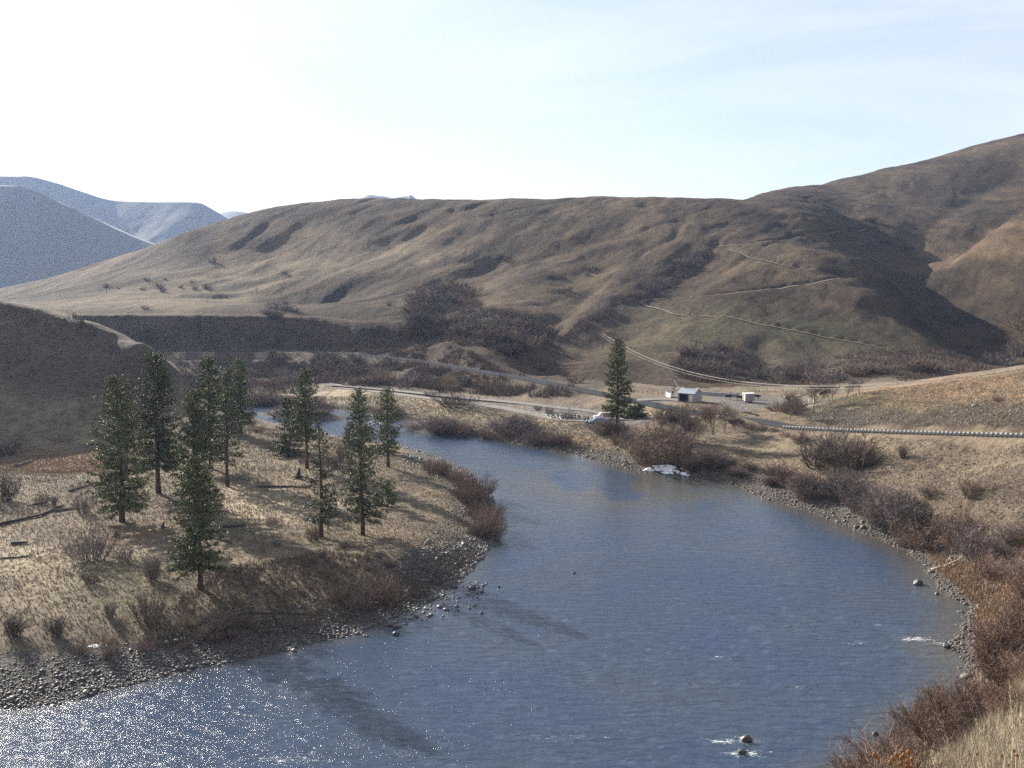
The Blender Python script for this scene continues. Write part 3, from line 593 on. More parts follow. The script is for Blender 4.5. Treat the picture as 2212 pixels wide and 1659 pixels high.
for i, a in enumerate([
    (265,1127,817,50,.10,'tall dense pine with low limbs, leftmost of the pine stand'),
    (343,1065,770,50,.20,'tallest broad pine with bare lower trunk, second from the left in the stand'),
    (455,1012,776,38,.16,'tall narrow pine at the back centre of the stand behind two overlapping pines'),
    (424,1122,848,44,.12,'broad pine in the middle of the stand, directly behind the nearest pine'),
    (432,1272,992,50,.17,'nearest pine of the stand, its trunk base closest to the gravel shore'),
    (492,1050,848,34,.26,'slender pine with long bare reddish trunk right of the overlapping pines'),
    (521,935,778,27,.14,'distant slim pine at the right rear of the left stand'),
    (495,925,797,18,.12,'thin pine half hidden at the rear, left of the distant slim pine'),
    (663,1012,800,34,.32,'upright pine with clear bare trunk beside a dead root stump in the middle pair'),
    (626,985,862,32,.06,'shorter bushy pine leaning against the left side of the middle pair'),
    (695,1160,915,32,.12,'sparse yellowish green pine, front left of the three near the bend'),
    (783,1156,925,44,.16,'full pine with drooping lower limbs, front right of the three near the bend'),
    (838,1009,842,32,.20,'dark pine standing alone nearest the river bend shore'),
    (777,968,842,28,.12,'pine behind the full front pine with the river gleaming past it'),
    (758,968,915,17,.05,'small pine at the foot of the rear pine by the river'),
    (837,1095,1042,24,.02,'small round young pine right of the full front pine')]):
    pine_px(*a, group=PG, seed=20+i, dens=(.62 if i in (10, 5) else (.8 if i in (11, 12, 8) else 1.)), mat=M_NEEDLE2 if i in (10, 11, 15) else None)
pine_px(1333, 936, 734, 29, .20, 'tall lone pine beside the parked car across the river', seed=50, dens=.95)
pine_px(1362, 905, 880, 14, .02, 'dark green bushy young pine left of its twin beside the lone pine', name='young_pine', seed=51, dens=1.5)
pine_px(1380, 903, 876, 15, .02, 'dark green round young pine, the right one beside the lone pine', name='young_pine', seed=52, dens=1.5)
pine_px(315, 738, 700, 15, .03, 'pale young pine alone on the shaded cut bank', name='young_pine', seed=53, dens=1.2)
pine_px(174, 708, 688, 9, .03, 'small pine poking over the shaded hill crest, larger of two', name='young_pine', seed=54)
pine_px(143, 703, 689, 7, .03, 'smallest pine poking over the shaded hill crest', name='young_pine', seed=55)
def far_pine(px, ytop, ybase, dist, label, seed):
    b = atY(px, ybase, dist); t_ = atY(px, ytop, dist); pine('pine_tree', b, t_[2]-b[2], (t_[2]-b[2])*.3, .05, label, seed=seed, dens=.3)
far_pine(421, 429, 440, 3098, 'lone pine silhouetted on the hazy far mountain crest', 60)
far_pine(45, 399, 408, 2098, 'tiny pine on the crest of the nearer hazy hill at left', 61)
# ------------------------------------------------------------------ leafless shrubs and trees
def twig_mesh(seed, nst=26, h=1., spread=.75, up=.6, sub=7, w=.016, col='grey', drop=.0):
    """a shrub about one unit high"""
    r = random.Random(seed); m = MB()
    for i in range(nst):
        az = r.uniform(0, 6.283); sp = spread*math.sqrt(r.random()); b = Vector((math.cos(az)*sp*.22, math.sin(az)*sp*.22, -.04)); L = h*r.uniform(.65, 1.08)*(1-.28*sp/spread)
        d = Vector((math.cos(az)*sp, math.sin(az)*sp, up+.5)).normalized(); p = b; seg = 4; ps = [p]
        for k in range(seg):
            d = (d+Vector((r.gauss(0,.13), r.gauss(0,.13), .10-drop))).normalized(); q = p+d*L/seg
            sd_ = Vector((r.gauss(0,1), r.gauss(0,1), r.gauss(0,.3))); sd_ = d.cross(sd_); m.ribbon(p, q, w*(1.5-k*.3), w*(1.2-k*.3), sd_); p = q; ps.append(p)
        for k in range(sub):
            t = r.uniform(.22, 1.)*seg; i0 = min(int(t), seg-1); a = ps[i0].lerp(ps[i0+1], t-i0); dd = (d*.8+Vector((r.gauss(0,.55), r.gauss(0,.55), r.gauss(.15,.35)))).normalized(); l = L*r.uniform(.12, .34)
            e = a+dd*l; sd_ = dd.cross(Vector((r.gauss(0,1), r.gauss(0,1), r.gauss(0,1)))); m.ribbon(a, e, w*.8, w*.3, sd_)
            for j in range(2):
                a2 = a.lerp(e, r.uniform(.3, .9)); d2 = (dd+Vector((r.gauss(0,.6), r.gauss(0,.6), r.gauss(0,.5)))).normalized(); m.ribbon(a2, a2+d2*l*.55, w*.55, w*.25, d2.cross(Vector((r.gauss(0,1), r.gauss(0,1), r.gauss(0,1)))))
    return m.mesh('shrub_twigs_'+col, TW[col])
SH = {}
for c in TW:
    SH[c] = [twig_mesh(100+k+7*len(c), 64, 1., .95, .38, 10, .012, c) for k in range(4)]
    SH[c+'_up'] = [twig_mesh(200+k+7*len(c), 60, 1., .42, .8, 9, .010, c) for k in range(3)]
    SH[c+'_far'] = [twig_mesh(300+k+7*len(c), 40, 1., 1.0, .34, 8, .022, c) for k in range(3)]
NSH = 0
def shrub(x, y, h, w, kind, label, group=None, name='bare_shrub', cat='shrub', z=None):
    global NSH; NSH += 1
    o = link(name, random.choice(SH[kind]), None, (x, y, (gz(x, y) if z is None else z)-.05*h)); ms = 1.25 if 'up' not in kind else .75
    o.scale = (w/ms, w/ms*random.uniform(.85, 1.15), h/1.02); o.rotation_euler = (random.uniform(-.08,.08), random.uniform(-.08,.08), random.uniform(0, 6.28)); return tag(o, label, cat, group)
def shrub_px(px, py, hpx, wpx, kind, label, group=None, **k):
    p = G(px, py)
    if not p: return
    s = p[1]/F; return shrub(p[0], p[1], hpx*s*1.1, wpx*s*1.3, kind, label, group, **k)
def scatter(poly, n, hpx, wpx, kinds, label, group, jit=.35, **k):
    xs = [p[0] for p in poly]; ys = [p[1] for p in poly]; c = 0; it = 0
    while c < n and it < n*60:
        it += 1; x = random.uniform(min(xs), max(xs)); y = random.uniform(min(ys), max(ys))
        if not bool(inside(np.array([x]), np.array([y]), poly)[0]): continue
        f = random.uniform(1-jit, 1+jit); shrub_px(x, y, hpx*f, wpx*f*random.uniform(.8, 1.2), random.choice(kinds), label, group, **k); c += 1
# individually recognisable ones
I_ = [(197,1215,98,80,'grey','large grey many-stemmed bare shrub standing alone on the left river flat'), (195,1262,40,34,'dark','small dark shrub at the foot of the large grey bare shrub on the flat'),
      (30,1375,60,66,'dark_up','upright dark brush clump at the left edge above the gravel'), (122,1372,50,54,'dark_up','upright dark brush clump second from the left above the gravel'),
      (318,1345,85,72,'dark','wide dark brown shrub above the gravel shore below the leftmost pine'), (238,1335,44,36,'grey_up','slim grey shrub left of the wide dark brown shrub'),
      (5,1085,75,75,'dark','dark round shrub cut by the left picture edge on the flat'), (5,985,45,70,'dark','low dark shrub at the left edge below the shaded hill'), (180,1110,52,34,'grey','thin grey shrub left of the leftmost pine trunk'),
      (270,1210,40,44,'grey','grey shrub right of the large many-stemmed bare shrub'), (328,1232,36,34,'brown','spindly shrub casting a thin shadow between the two front pines'), (92,1090,30,34,'brown','low brown shrub in the middle of the left flat'),
      (118,1092,26,18,'dark_up','narrow dark shrub beside the low brown shrub on the left flat'), (330,1255,70,50,'grey_up','faint upright grey shrub left of the nearest pine'),
      (832,1300,72,82,'red','large reddish shrub above the stony point, left of the rocks'), (740,1305,55,60,'brown','brown shrub left of the large reddish shrub on the point'), (778,1318,45,50,'red','small red shrub between the two shrubs on the stony point'),
      (745,1000,70,36,'brown','tall brown shrub between the middle and right pine groups'), (720,1010,40,30,'grey','short grey shrub beside the tall brown shrub between pine groups'),
      (1120,0,0,0,None,''),
      (980,878,40,72,'dark','dark skirt of shoots around the foot of the pale cottonwood'), (929,856,14,22,'dark','small dark shrub left of the pale cottonwood'),
      (1161,886,13,16,'dark','round dark reddish shrub at the edge of the dirt lot, left one'), (1186,894,20,22,'red','reddish shrub at the edge of the dirt lot, right one'), (1225,905,24,30,'grey','grey shrub beside the boulder pile at the lot'),
      (1420,1002,98,110,'brown','biggest reddish brown willow at the right river bank'), (1462,998,86,70,'red','red-topped willow right of the biggest bank willow'), (1388,998,60,60,'brown','round brown willow left of the biggest bank willow'), (1440,960,66,80,'brown','tall willow behind the biggest bank willow'),
      (1760,1002,82,90,'dark','dark grey thicket shrub below the guard rail, left one'), (1835,1018,96,100,'dark','broad dark thicket shrub below the guard rail, right one'), (1800,990,80,70,'grey','grey shrub poking above the guard rail'), (1862,1010,70,60,'brown','brown shrub at the right end of the guard rail thicket'),
      (2095,1072,46,44,'brown','brown shrub casting a shadow high on the pale embankment'), (2010,1075,34,36,'dark','dark round shrub on the embankment left of the shadowed brown one'), (1950,990,34,24,'brown_up','slim leaning shrub on the embankment below the rail'),
      (2155,868,18,20,'red','round red bush alone on the orange knoll'), (1990,1145,60,80,'dark','dark shrub at the foot of the embankment'), (2080,1165,60,80,'grey','grey shrub at the foot of the embankment by the eroded bank'), (2055,1195,66,30,'red','bright red upright willow stems near the stony shore'),
      (460,568,16,16,'dark_far','dark shrub alone high on the left hill flank'), (1088,560,14,26,'dark_far','dark shrub at the head of the central gully'), (840,660,9,14,'dark_far','small dark shrub low on the smooth hill flank'),
      (1985,670,12,12,'tan_far','pale bush on the rim of the shaded canyon'), (2158,788,30,60,'grey','pale brush right of the canyon mouth'), (2200,770,46,60,'grey','grey brush at the right edge by the canyon mouth')]
for a in I_:
    if a[4]: shrub_px(*a[:5], a[5])
for i, (x, y, h) in enumerate([(314,668,9),(345,622,13),(352,630,9),(390,622,8),(420,625,9),(449,624,14),(308,627,8),(317,606,8),(256,624,5),(228,620,9),(615,592,8),(357,605,5),(415,610,5)]):
    shrub_px(x, y, h, h*1.5, 'dark_far', 'small dark bush dotted on the smooth left hill bench', 'dark bushes dotted on the left hill bench')
# thickets
scatter([(1000,1055),(1060,1075),(1076,1115),(1066,1165),(1030,1172),(1012,1120),(985,1070)], 17, 44, 44, ['red','brown','red','grey'], 'reddish willow shrub crowding the river bend on the flat', 'reddish willows on the river bend', name='willow_shrub')
scatter([(905,1000),(960,1010),(1015,1050),(985,1060),(930,1025)], 9, 26, 34, ['red','brown'], 'low red-brown willow on the stony upstream side of the bend', 'low willows upstream of the bend', name='willow_shrub')
scatter([(880,912),(1000,925),(1110,938),(1225,955),(1228,972),(1120,957),(1000,941),(880,930)], 22, 26, 44, ['red','red','brown','grey'], 'rust red willow lining the far river bank', 'rust willows on the far bank', name='willow_shrub')
scatter([(1040,925),(1130,920),(1200,940),(1130,950)], 7, 34, 50, ['grey','brown'], 'grey willow behind the rust willows of the far bank', 'grey willows behind the far bank', name='willow_shrub')
scatter([(560,868),(700,880),(860,900),(880,912),(800,893),(640,877),(560,882)], 16, 24, 44, ['brown','red','brown'], 'brown willow along the narrow upstream channel', 'willows along the upstream channel', name='willow_shrub')
scatter([(560,890),(640,893),(720,896),(700,902),(600,900)], 8, 16, 40, ['brown','dark'], 'low willow on the gravel bar in the channel', 'willows on the gravel bar', name='willow_shrub')
scatter([(1445,1000),(1600,1010),(1720,1040),(1800,1062),(1700,1060),(1560,1024),(1450,1015)], 22, 34, 46, ['brown_up','red_up','grey_up','grey'], 'slender grey-brown willow in the row along the right bank', 'willow row on the right bank', name='willow_shrub')
scatter([(1700,1060),(1800,1050),(1960,1100),(1990,1160),(1960,1180),(1860,1120),(1760,1085)], 20, 58, 66, ['grey','grey','brown','grey'], 'grey bare shrub in the dense thicket above the right shore', 'grey thicket above the right shore')
scatter([(1960,1150),(2090,1150),(2130,1200),(2110,1215),(2000,1195)], 7, 60, 70, ['grey','dark','brown'], 'bare shrub in the dark thicket below the eroded bank', 'thicket below the eroded bank')
scatter([(2110,1180),(2300,1150),(2300,1290),(2130,1270)], 9, 60, 80, ['brown','red','grey'], 'reddish grey shrub on the steep bank at the right edge', 'shrubs on the steep right bank')
scatter([(2100,1330),(2260,1300),(2320,1480),(2200,1500),(2110,1460)], 17, 80, 90, ['red','brown','red'], 'red-brown shrub crowding the shore at the lower right', 'red-brown shrubs at the lower right shore')
scatter([(1290,925),(1370,940),(1380,965),(1310,960)], 9, 30, 36, ['brown','grey','brown_up'], 'small bare shrub on the bank in front of the lone pine', 'shrubs in front of the lone pine')
scatter([(1560,905),(1690,915),(1700,935),(1600,925)], 5, 12, 26, ['brown','red'], 'low reddish brush by the road end of the guard rail', 'low brush by the guard rail end')
scatter([(1660,884),(1730,880),(1730,898),(1650,902)], 7, 20, 36, ['brown','red','grey'], 'reddish bush beside the road left of the knoll', 'bushes beside the road by the knoll')
scatter([(1690,935),(1745,945),(1735,960),(1680,950)], 3, 24, 36, ['brown'], 'dark brown shrub on the mound left of the rail thicket', 'shrubs on the mound by the rail thicket')
scatter([(1380,900),(1480,905),(1500,930),(1400,930)], 6, 34, 40, ['dark','brown'], 'dark shrub behind the big bank willows', 'dark shrubs behind the bank willows')
scatter([(560,842),(700,800),(1000,830),(1180,862),(1000,852),(720,832)], 26, 24, 38, ['dark_far','brown_far','grey_far'], 'shaded bare shrub between the highway and the old track', 'shaded shrubs below the highway')
scatter([(560,770),(700,775),(900,800),(1000,822),(800,815),(560,812)], 16, 20, 34, ['dark_far','grey_far'], 'shaded bare shrub just under the highway edge', 'shrubs under the highway edge')
scatter([(900,640),(1000,625),(1030,660),(980,720),(900,735),(880,690)], 28, 30, 44, ['dark_far','grey_far','brown_far'], 'mauve bare shrub in the central hillside thicket', 'central hillside thicket')
scatter([(970,720),(1100,690),(1180,700),(1190,740),(1110,770),(1000,745)], 34, 28, 44, ['dark_far','grey_far','brown_far'], 'mauve bare shrub in the thicket at the gully mouth', 'gully mouth thicket')
scatter([(1490,560),(1530,545),(1520,570),(1440,620),(1360,650),(1340,640)], 14, 16, 26, ['dark_far','grey_far'], 'shrub along the floor of the main hillside ravine', 'main ravine shrubs')
scatter([(1190,610),(1290,570),(1300,585),(1210,640)], 6, 11, 20, ['dark_far'], 'small shrub in the shallow gully right of the thicket', 'shallow gully shrubs')
scatter([(560,660),(640,655),(660,690),(570,685)], 8, 14, 24, ['dark_far','grey_far'], 'dark shrub at the top of the shaded cut bank', 'shrubs at the cut bank top')
scatter([(1470,780),(1560,745),(1640,790),(1600,820),(1480,820)], 13, 30, 40, ['grey_far','dark_far','grey_far'], 'grey shrub at the hill foot above the white shed', 'grey shrubs above the white shed')
scatter([(1640,818),(1800,800),(1960,795),(2100,800),(1960,812),(1700,832)], 17, 26, 40, ['grey_far','brown_far'], 'pale bare shrub along the shaded hill foot', 'pale shrubs along the hill foot')
scatter([(1150,790),(1260,825),(1290,845),(1230,835)], 4, 16, 26, ['brown_far'], 'brown shrub on the road cut beside the highway', 'road cut shrubs')
scatter([(1850,452),(1900,480),(2000,560),(1960,560),(1870,500)], 7, 12, 24, ['dark_far'], 'dark shrub near the canyon head', 'canyon head shrubs')
scatter([(450,900),(545,905),(640,925),(560,935),(470,930)], 7, 16, 22, ['brown','grey'], 'small bare shrub on the far edge of the flat behind the pines', 'small shrubs behind the pines')
scatter([(520,1110),(680,1150),(900,1230),(860,1240),(640,1230),(520,1160)], 12, 22, 26, ['grey','brown','red'], 'small bare shrub among the pine shadows on the flat', 'small shrubs among the pine shadows')
scatter([(120,1405),(400,1350),(560,1340),(500,1390),(300,1420),(150,1440)], 13, 26, 34, ['red','brown','red_up'], 'low rusty brush along the top of the gravel shore', 'rusty brush above the gravel')
scatter([(1870,1670),(1960,1612),(2050,1555),(2100,1500),(2140,1540),(2060,1620),(1980,1690)], 14, 95, 105, ['red','brown','grey'], 'tall red-brown brush at the bottom right, between the near grass and the water', 'near brush between grass and water')
scatter([(2090,1480),(2212,1400),(2330,1440),(2240,1530),(2130,1560)], 9, 90, 100, ['red','red','brown'], 'pinkish red brush above the near grass at the right edge', 'pinkish brush at the right edge')
scatter([(1810,1760),(1900,1700),(2000,1680),(1980,1760),(1880,1800)], 9, 110, 120, ['brown','red'], 'red-brown brush rising from the bottom edge, before the water', 'brush at the bottom edge')
# bare trees
def bare_tree(px, py, topy, wpx, label, seed, col='grey', group=None, nst=5, name='bare_tree', lean=(0,0)):
    p = G(px, py); H = atY(px, topy, p[1])[2]-p[2]; W = wpx*p[1]/F/2; r = random.Random(seed); root = empty(name, p, label, 'tree', group)
    t = MB(); c = MB()
    def grow(a, d, L, rad, lev):
        pts = [a]; q = a
        for k in range(3): d = (d+Vector((r.gauss(0,.10), r.gauss(0,.10), .05))).normalized(); q = q+d*L/3; pts.append(q)
        if lev < 2: t.tube(pts, [rad, rad*.85, rad*.7, rad*.5], 5, False)
        else:
            for u_, v_ in zip(pts, pts[1:]): c.ribbon(u_, v_, rad*1.5+.022, rad+.012, d.cross(Vector((r.gauss(0,1), r.gauss(0,1), r.gauss(0,1)))))
        if lev >= 4: return
        n = (7, 6, 6, 4)[lev]
        for k in range(n):
            f = r.uniform(.35, 1) if lev else r.uniform(.3, 1); i0 = min(int(f*3), 2); b = pts[i0].lerp(pts[i0+1], f*3-i0); az = r.uniform(0, 6.28); out = Vector((math.cos(az), math.sin(az), .22)); dd = (d*.62+out*.8).normalized()
            grow(b, dd, L*r.uniform(.5, .72), rad*.5, lev+1)
    for s in range(max(1, nst//3)):
        grow(Vector((r.gauss(0,.3)*(s > 0), r.gauss(0,.3)*(s > 0), -.3)), Vector((r.gauss(0,.08)+lean[0], r.gauss(0,.08)+lean[1], 1)).normalized(), H*.55, H*.010+.04, 0)
    zz = [v[2] for v in c.v]; k = H/max(zz)
    ext = sorted(abs(v[0]) for v in c.v)[int(len(c.v)*.96)]*k; kx = k*min(1.3, W/ext)
    for m in (t, c): m.v = [(v[0]*kx, v[1]*kx, v[2]*k) for v in m.v]
    link('trunk', t.mesh('tree_limbs', M_BAREBARK, True), root); link('crown', c.mesh('tree_twigs', TW[col]), root); return root
bare_tree(980, 872, 797, 56, 'pale bare cottonwood with a bushy foot beside the dirt track', 1, 'tan')
for i, a in enumerate([(1507,948,852,70,'bare tree with a dark straight trunk in front of the shed'),(1474,936,862,44,'dark bare tree at the left of the roadside grove'),(1540,940,858,60,'brown-topped bare tree in the middle of the roadside grove'),(1566,938,868,50,'low bare tree at the right of the roadside grove'),(1588,930,888,44,'dark squat bare tree at the right end of the grove'),
      (1310,940,905,30,'thin bare tree just left of the lone pine trunk'),(1350,944,908,26,'thin bare tree just right of the lone pine trunk'),(1706,908,836,50,'forked bare tree by the road left of the knoll'),
      (1768,880,822,50,'bare tree at the left of the grove behind the knoll'),(1796,876,812,56,'tallest bare tree of the grove behind the knoll'),(1828,866,816,50,'bare tree right of centre behind the knoll'),(1856,852,812,46,'bare tree nearest the knoll crest'),
      (760,1062-0,0,0,'')]):
    if a[2]: bare_tree(*a[:4], a[4], 10+i, ['brown','dark','brown','grey','dark','grey','grey','brown','brown','grey','grey','grey'][i], nst=6 if i in (2, 8, 9) else 3)
p = atY(2262, 830, 300); tt = bare_tree(2236, 812, 650, 190, 'big dark-limbed bare tree reaching in from the right picture edge', 77, 'dark', nst=6)
print('shrubs', NSH)
# ------------------------------------------------------------------ ground cover, too fine to count
def cover(name, n, gen, mat, label, cat, clip=None):
    """one mesh of many small clumps; gen gives world x,y arrays"""
    pass
def pts_in(poly, n, maxY=1e9):
    """world points spread evenly over the ground patch seen inside a pixel polygon"""
    w = [h for h in (G(x, y) for x, y in poly) if h]; xs = [p[0] for p in w]; ys = [p[1] for p in w]; X = np.empty(0); Y = np.empty(0)
    while len(X) < n:
        x = rng.uniform(min(xs), max(xs), n); y = rng.uniform(min(ys), max(ys), n); k = inside(x, y, w); X = np.concatenate([X, x[k]]); Y = np.concatenate([Y, y[k]])
        if k.sum() == 0: break
    return X[:n], Y[:n]
sdS = sampler(sd)
def roadclear(X, Y):
    k = np.ones(len(X), bool)
    for ln, w in ((HWY, 5.2), (LOWRD, 3.6), (OLDRD, 2.8), (DRIVE, 4)):
        d, _ = seg_dist(X, Y, ln); k &= d > w
    return k
def tufts(name, X, Y, h0, h1, mat, label, cat, blades=4, wf=.32, lean=.5):
    k = (sdS(X, Y) > 1.2) & roadclear(X, Y); X = X[k]; Y = Y[k]; n = len(X); Zt = S2(X, Y); V = []; 
    for b in range(blades):
        h = rng.uniform(h0, h1, n); a = rng.uniform(0, 6.283, n); l = rng.uniform(0, lean, n)*h; w = h*wf*rng.uniform(.6, 1.2, n); ox = rng.normal(0, .18, n)*h; oy = rng.normal(0, .18, n)*h; c = np.cos(a); s = np.sin(a); f = rng.uniform(0, 6.283, n)
        p0 = np.stack([X+ox-c*w/2, Y+oy-s*w/2, Zt-.06], -1); p1 = np.stack([X+ox+c*w/2, Y+oy+s*w/2, Zt-.06], -1); p2 = np.stack([X+ox+np.cos(f)*l+c*w*.15, Y+oy+np.sin(f)*l, Zt+h], -1); V.append(np.stack([p0, p1, p2], 1))
    V = np.concatenate(V).reshape(-1, 3); me = np_mesh(name, V, np.arange(len(V)).reshape(-1, 3), smooth=False); me.materials.append(mat)
    o = link(name, me); o['kind'] = 'stuff'; return tag(o, label, cat)
def wmat(name, c1, c2, sc):
    m, nt, b = newmat(name); g = NB(nt); f = g.noise(g.pos(), sc, 4, .7); g.l(g.ramp(f, (.33, c1), (.67, c2)), b.inputs['Base Color']); b.inputs['Roughness'].default_value = .9; b.inputs['Specular IOR Level'].default_value = .15; return m
M_STRAW = wmat('straw_grass', (.17,.140,.100), (.38,.325,.235), .35); M_LOW = wmat('low_brush_twigs', (.07,.052,.045), (.18,.13,.10), .5); M_RUST = wmat('rust_weeds', (.18,.12,.08), (.32,.22,.14), .5)
flat = [(-80,945),(210,936),(480,900),(640,925),(860,985),(960,1010),(1060,1110),(1040,1190),(900,1280),(560,1380),(-80,1430)]
x, y = pts_in(flat, 60000); tufts('dry_grass', x, y, .16, .42, M_STRAW, 'pale dry bunch grass all over the flat with the pines', 'grass')
x, y = pts_in(flat, 16000); k = fbm(x/16, y/16, 3) > .08; tufts('low_brush', x[k], y[k], .25, .7, M_LOW, 'dark low brush between the grass of the flat', 'brush', 6, .12, .7)
def brush(poly, n, h0, h1, label):
    x, y = pts_in(poly, n); k = (fbm(x/14, y/14, 3) > -.12); tufts('hill_brush', x[k], y[k], h0, h1, M_LOW, label, 'brush', 7, .09, .9)
brush([(140,704),(500,698),(640,710),(900,745),(1040,775),(1250,835),(1290,850),(1200,862),(900,838),(720,828),(560,826),(420,830)], 15000, .8, 2.6, 'dark brush covering the shaded cut bank and highway slope')
brush([(380,770),(700,770),(950,798),(1150,845),(900,836),(700,826),(400,830)], 6000, .8, 2.4, 'dark brush on the slope foot beside the floodplain')
brush([(890,690),(900,625),(1010,615),(1050,670),(1180,690),(1195,755),(1110,778),(1000,750),(880,720)], 7000, .8, 3., 'dark brush filling the central hillside gully')
brush([(1445,785),(1560,745),(1650,785),(1620,826),(1460,828)], 3000, .8, 2.6, 'dark brush at the hill foot above the shed'); brush([(1660,800),(2130,785),(2140,800),(1900,802),(1660,830)], 3500, .8, 2.4, 'dark brush along the shaded hill foot')
brush([(1480,565),(1545,540),(1520,575),(1430,625),(1350,655),(1260,715),(1190,755),(1170,745),(1260,690)], 3500, .7, 2.2, 'dark brush along the main ravine')
x, y = pts_in([(480,1230),(700,1190),(860,1230),(1000,1190),(1040,1190),(960,1290),(700,1360),(500,1390),(300,1410),(300,1380)], 4000); tufts('low_brush', x, y, .3, .9, M_LOW, 'dark low brush along the river side of the flat', 'brush', 6, .12, .7)
far = [(560,850),(860,850),(1290,915),(1400,925),(1560,960),(1700,985),(1700,1040),(1440,1000),(1240,975),(1000,925),(860,905),(560,870)]
x, y = pts_in(far, 22000); tufts('dry_grass', x, y, .2, .5, M_STRAW, 'straw coloured grass on the meadow across the river', 'grass')
emb = [(1700,975),(1900,945),(2212,958),(2400,960),(2400,1300),(2130,1260),(1990,1150),(1850,1080),(1700,1030)]
x, y = pts_in(emb, 17000); tufts('dry_grass', x, y, .15, .4, wmat('faded_grass', (.10,.085,.068), (.30,.255,.195), .25), 'dry grass on the embankment under the guard rail', 'grass')
x, y = pts_in([(1750,880),(1850,850),(2212,800),(2400,790),(2400,930),(2212,925),(1900,915)], 16000); tufts('dry_grass', x, y, .2, .5, M_STRAW, 'dry grass on the knoll above the guard rail', 'grass')
x, y = pts_in([(-80,950),(300,965),(330,1010),(100,1030),(-80,1020)], 5000); tufts('rusty_weeds', x, y, .3, .7, M_RUST, 'rusty weeds in the band below the shaded hill', 'weeds', 5, .12)
x, y = pts_in([(2000,1180),(2120,1210),(2212,1250),(2300,1300),(2200,1420),(2110,1400),(2095,1300),(2020,1230)], 7000); tufts('rusty_weeds', x, y, .3, .8, M_RUST, 'orange weeds among the shrubs of the right shore', 'weeds', 5, .14)
# near slope, tall grass
X = rng.uniform(2, 30, 150000); Y = rng.uniform(6, 40, 150000); k = (X/Y > .22); X = X[k]; Y = Y[k]
tufts('tall_dry_grass', X, Y, .12, .40, wmat('tall_grass', (.22,.188,.148), (.38,.332,.262), 1.5), 'tall pale grass on the near slope in the lower right corner', 'grass', 4, .035, .9)
# stones
ICO = bmesh.new(); bmesh.ops.create_icosphere(ICO, subdivisions=1, radius=1); IV = np.array([v.co[:] for v in ICO.verts]); IF = np.array([[v.index for v in f.verts] for f in ICO.faces]); ICO.free()
def stones(name, X, Y, s, mat, label, zoff=.0, water=False):
    n = len(X); Zt = np.maximum(S2(X, Y), -.02 if water else -9); a = rng.uniform(0, 6.283, n); sx = s*rng.uniform(.7, 1.3, n); sy = s*rng.uniform(.6, 1.1, n); sz = s*rng.uniform(.4, .8, n)
    P = IV[None]*(1+rng.uniform(-.28, .22, (n, len(IV), 1))); x = P[...,0]*sx[:,None]; y = P[...,1]*sy[:,None]; c = np.cos(a)[:,None]; q = np.sin(a)[:,None]
    V = np.stack([X[:,None]+x*c-y*q, Y[:,None]+x*q+y*c, Zt[:,None]+P[...,2]*sz[:,None]+(sz*.25)[:,None]+zoff], -1).reshape(-1, 3); Fq = (IF[None]+(np.arange(n)*len(IV))[:,None,None]).reshape(-1, 3)
    me = np_mesh(name, V, Fq, smooth=False); me.materials.append(mat); o = link(name, me); o['kind'] = 'stuff'; return tag(o, label, 'stones')
M_STONE = mat_simple('river_stone', (.028,.027,.029), (.115,.108,.105), 1.7, .6, .5, .3, .05); M_STONE2 = mat_simple('tan_stone', (.05,.042,.037), (.15,.125,.105), 1.7, .75, .4, .3, .05)
def shore_pts(line, n, a, b):
    P = [atZ(x, y) for x, y in line]; seg = np.array([math.dist(P[i][:2], P[i+1][:2]) for i in range(len(P)-1)]); i = rng.choice(len(seg), n, p=seg/seg.sum()); t = rng.random(n); P = np.array(P)
    X = P[i,0]*(1-t)+P[i+1,0]*t; Y = P[i,1]*(1-t)+P[i+1,1]*t; r = rng.uniform(-b, b, n); th = rng.uniform(0, 6.283, n); X = X+r*np.cos(th); Y = Y+r*np.sin(th); s = sdS(X, Y); k = (s > -a) & (s < b); return X[k], Y[k]
x, y = shore_pts(LB[1:16], 42000, .8, 11); s = np.exp(rng.normal(-2.15, .45, len(x))); stones('shore_stones', x, y, s, M_STONE, 'dark cobbles covering the shore of the flat')
x, y = shore_pts(LB[15:24], 6000, .8, 5); stones('shore_stones', x, y, np.exp(rng.normal(-1.9, .4, len(x))), M_STONE, 'cobbles on the upstream shore of the flat')
x, y = shore_pts(RB[12:36], 20000, .8, 7); stones('shore_stones', x, y, np.exp(rng.normal(-2.1, .5, len(x))), M_STONE2, 'brownish cobbles along the right shore')
x, y = pts_in([(850,1300),(960,1262),(1040,1258),(1065,1280),(1035,1325),(960,1345),(860,1360),(780,1385)], 260); k = sdS(x, y) < .5; stones('shallow_stones', x[k], y[k], np.exp(rng.normal(-1.5, .45, k.sum())), M_STONE, 'dark stones standing out of the shallows off the point', 0, True)
x, y = pts_in([(880,1190),(1010,1170),(1060,1190),(1000,1250),(890,1260),(840,1230)], 1600); stones('shore_stones', x, y, np.exp(rng.normal(-1.75, .4, len(x))), M_STONE, 'scattered dark stones on the grassy point')
x, y = pts_in([(860,975),(990,1015),(1040,1050),(960,1040),(880,1005)], 900); stones('shore_stones', x, y, np.exp(rng.normal(-1.75, .4, len(x))), M_STONE, 'dark stones behind the willows of the bend')
x, y = pts_in([(1740,905),(1790,882),(1900,890),(1960,900),(1900,918),(1780,915)], 1400); stones('broken_rock', x, y, np.exp(rng.normal(-1.9, .4, len(x))), M_STONE2, 'broken brown rock in the road cut under the knoll')
x, y = pts_in([(1990,915),(2060,885),(2130,870),(2212,885),(2212,925),(2060,922)], 900); stones('broken_rock', x, y, np.exp(rng.normal(-1.9, .4, len(x))), M_STONE2, 'rubble on the cut slope at the right edge')
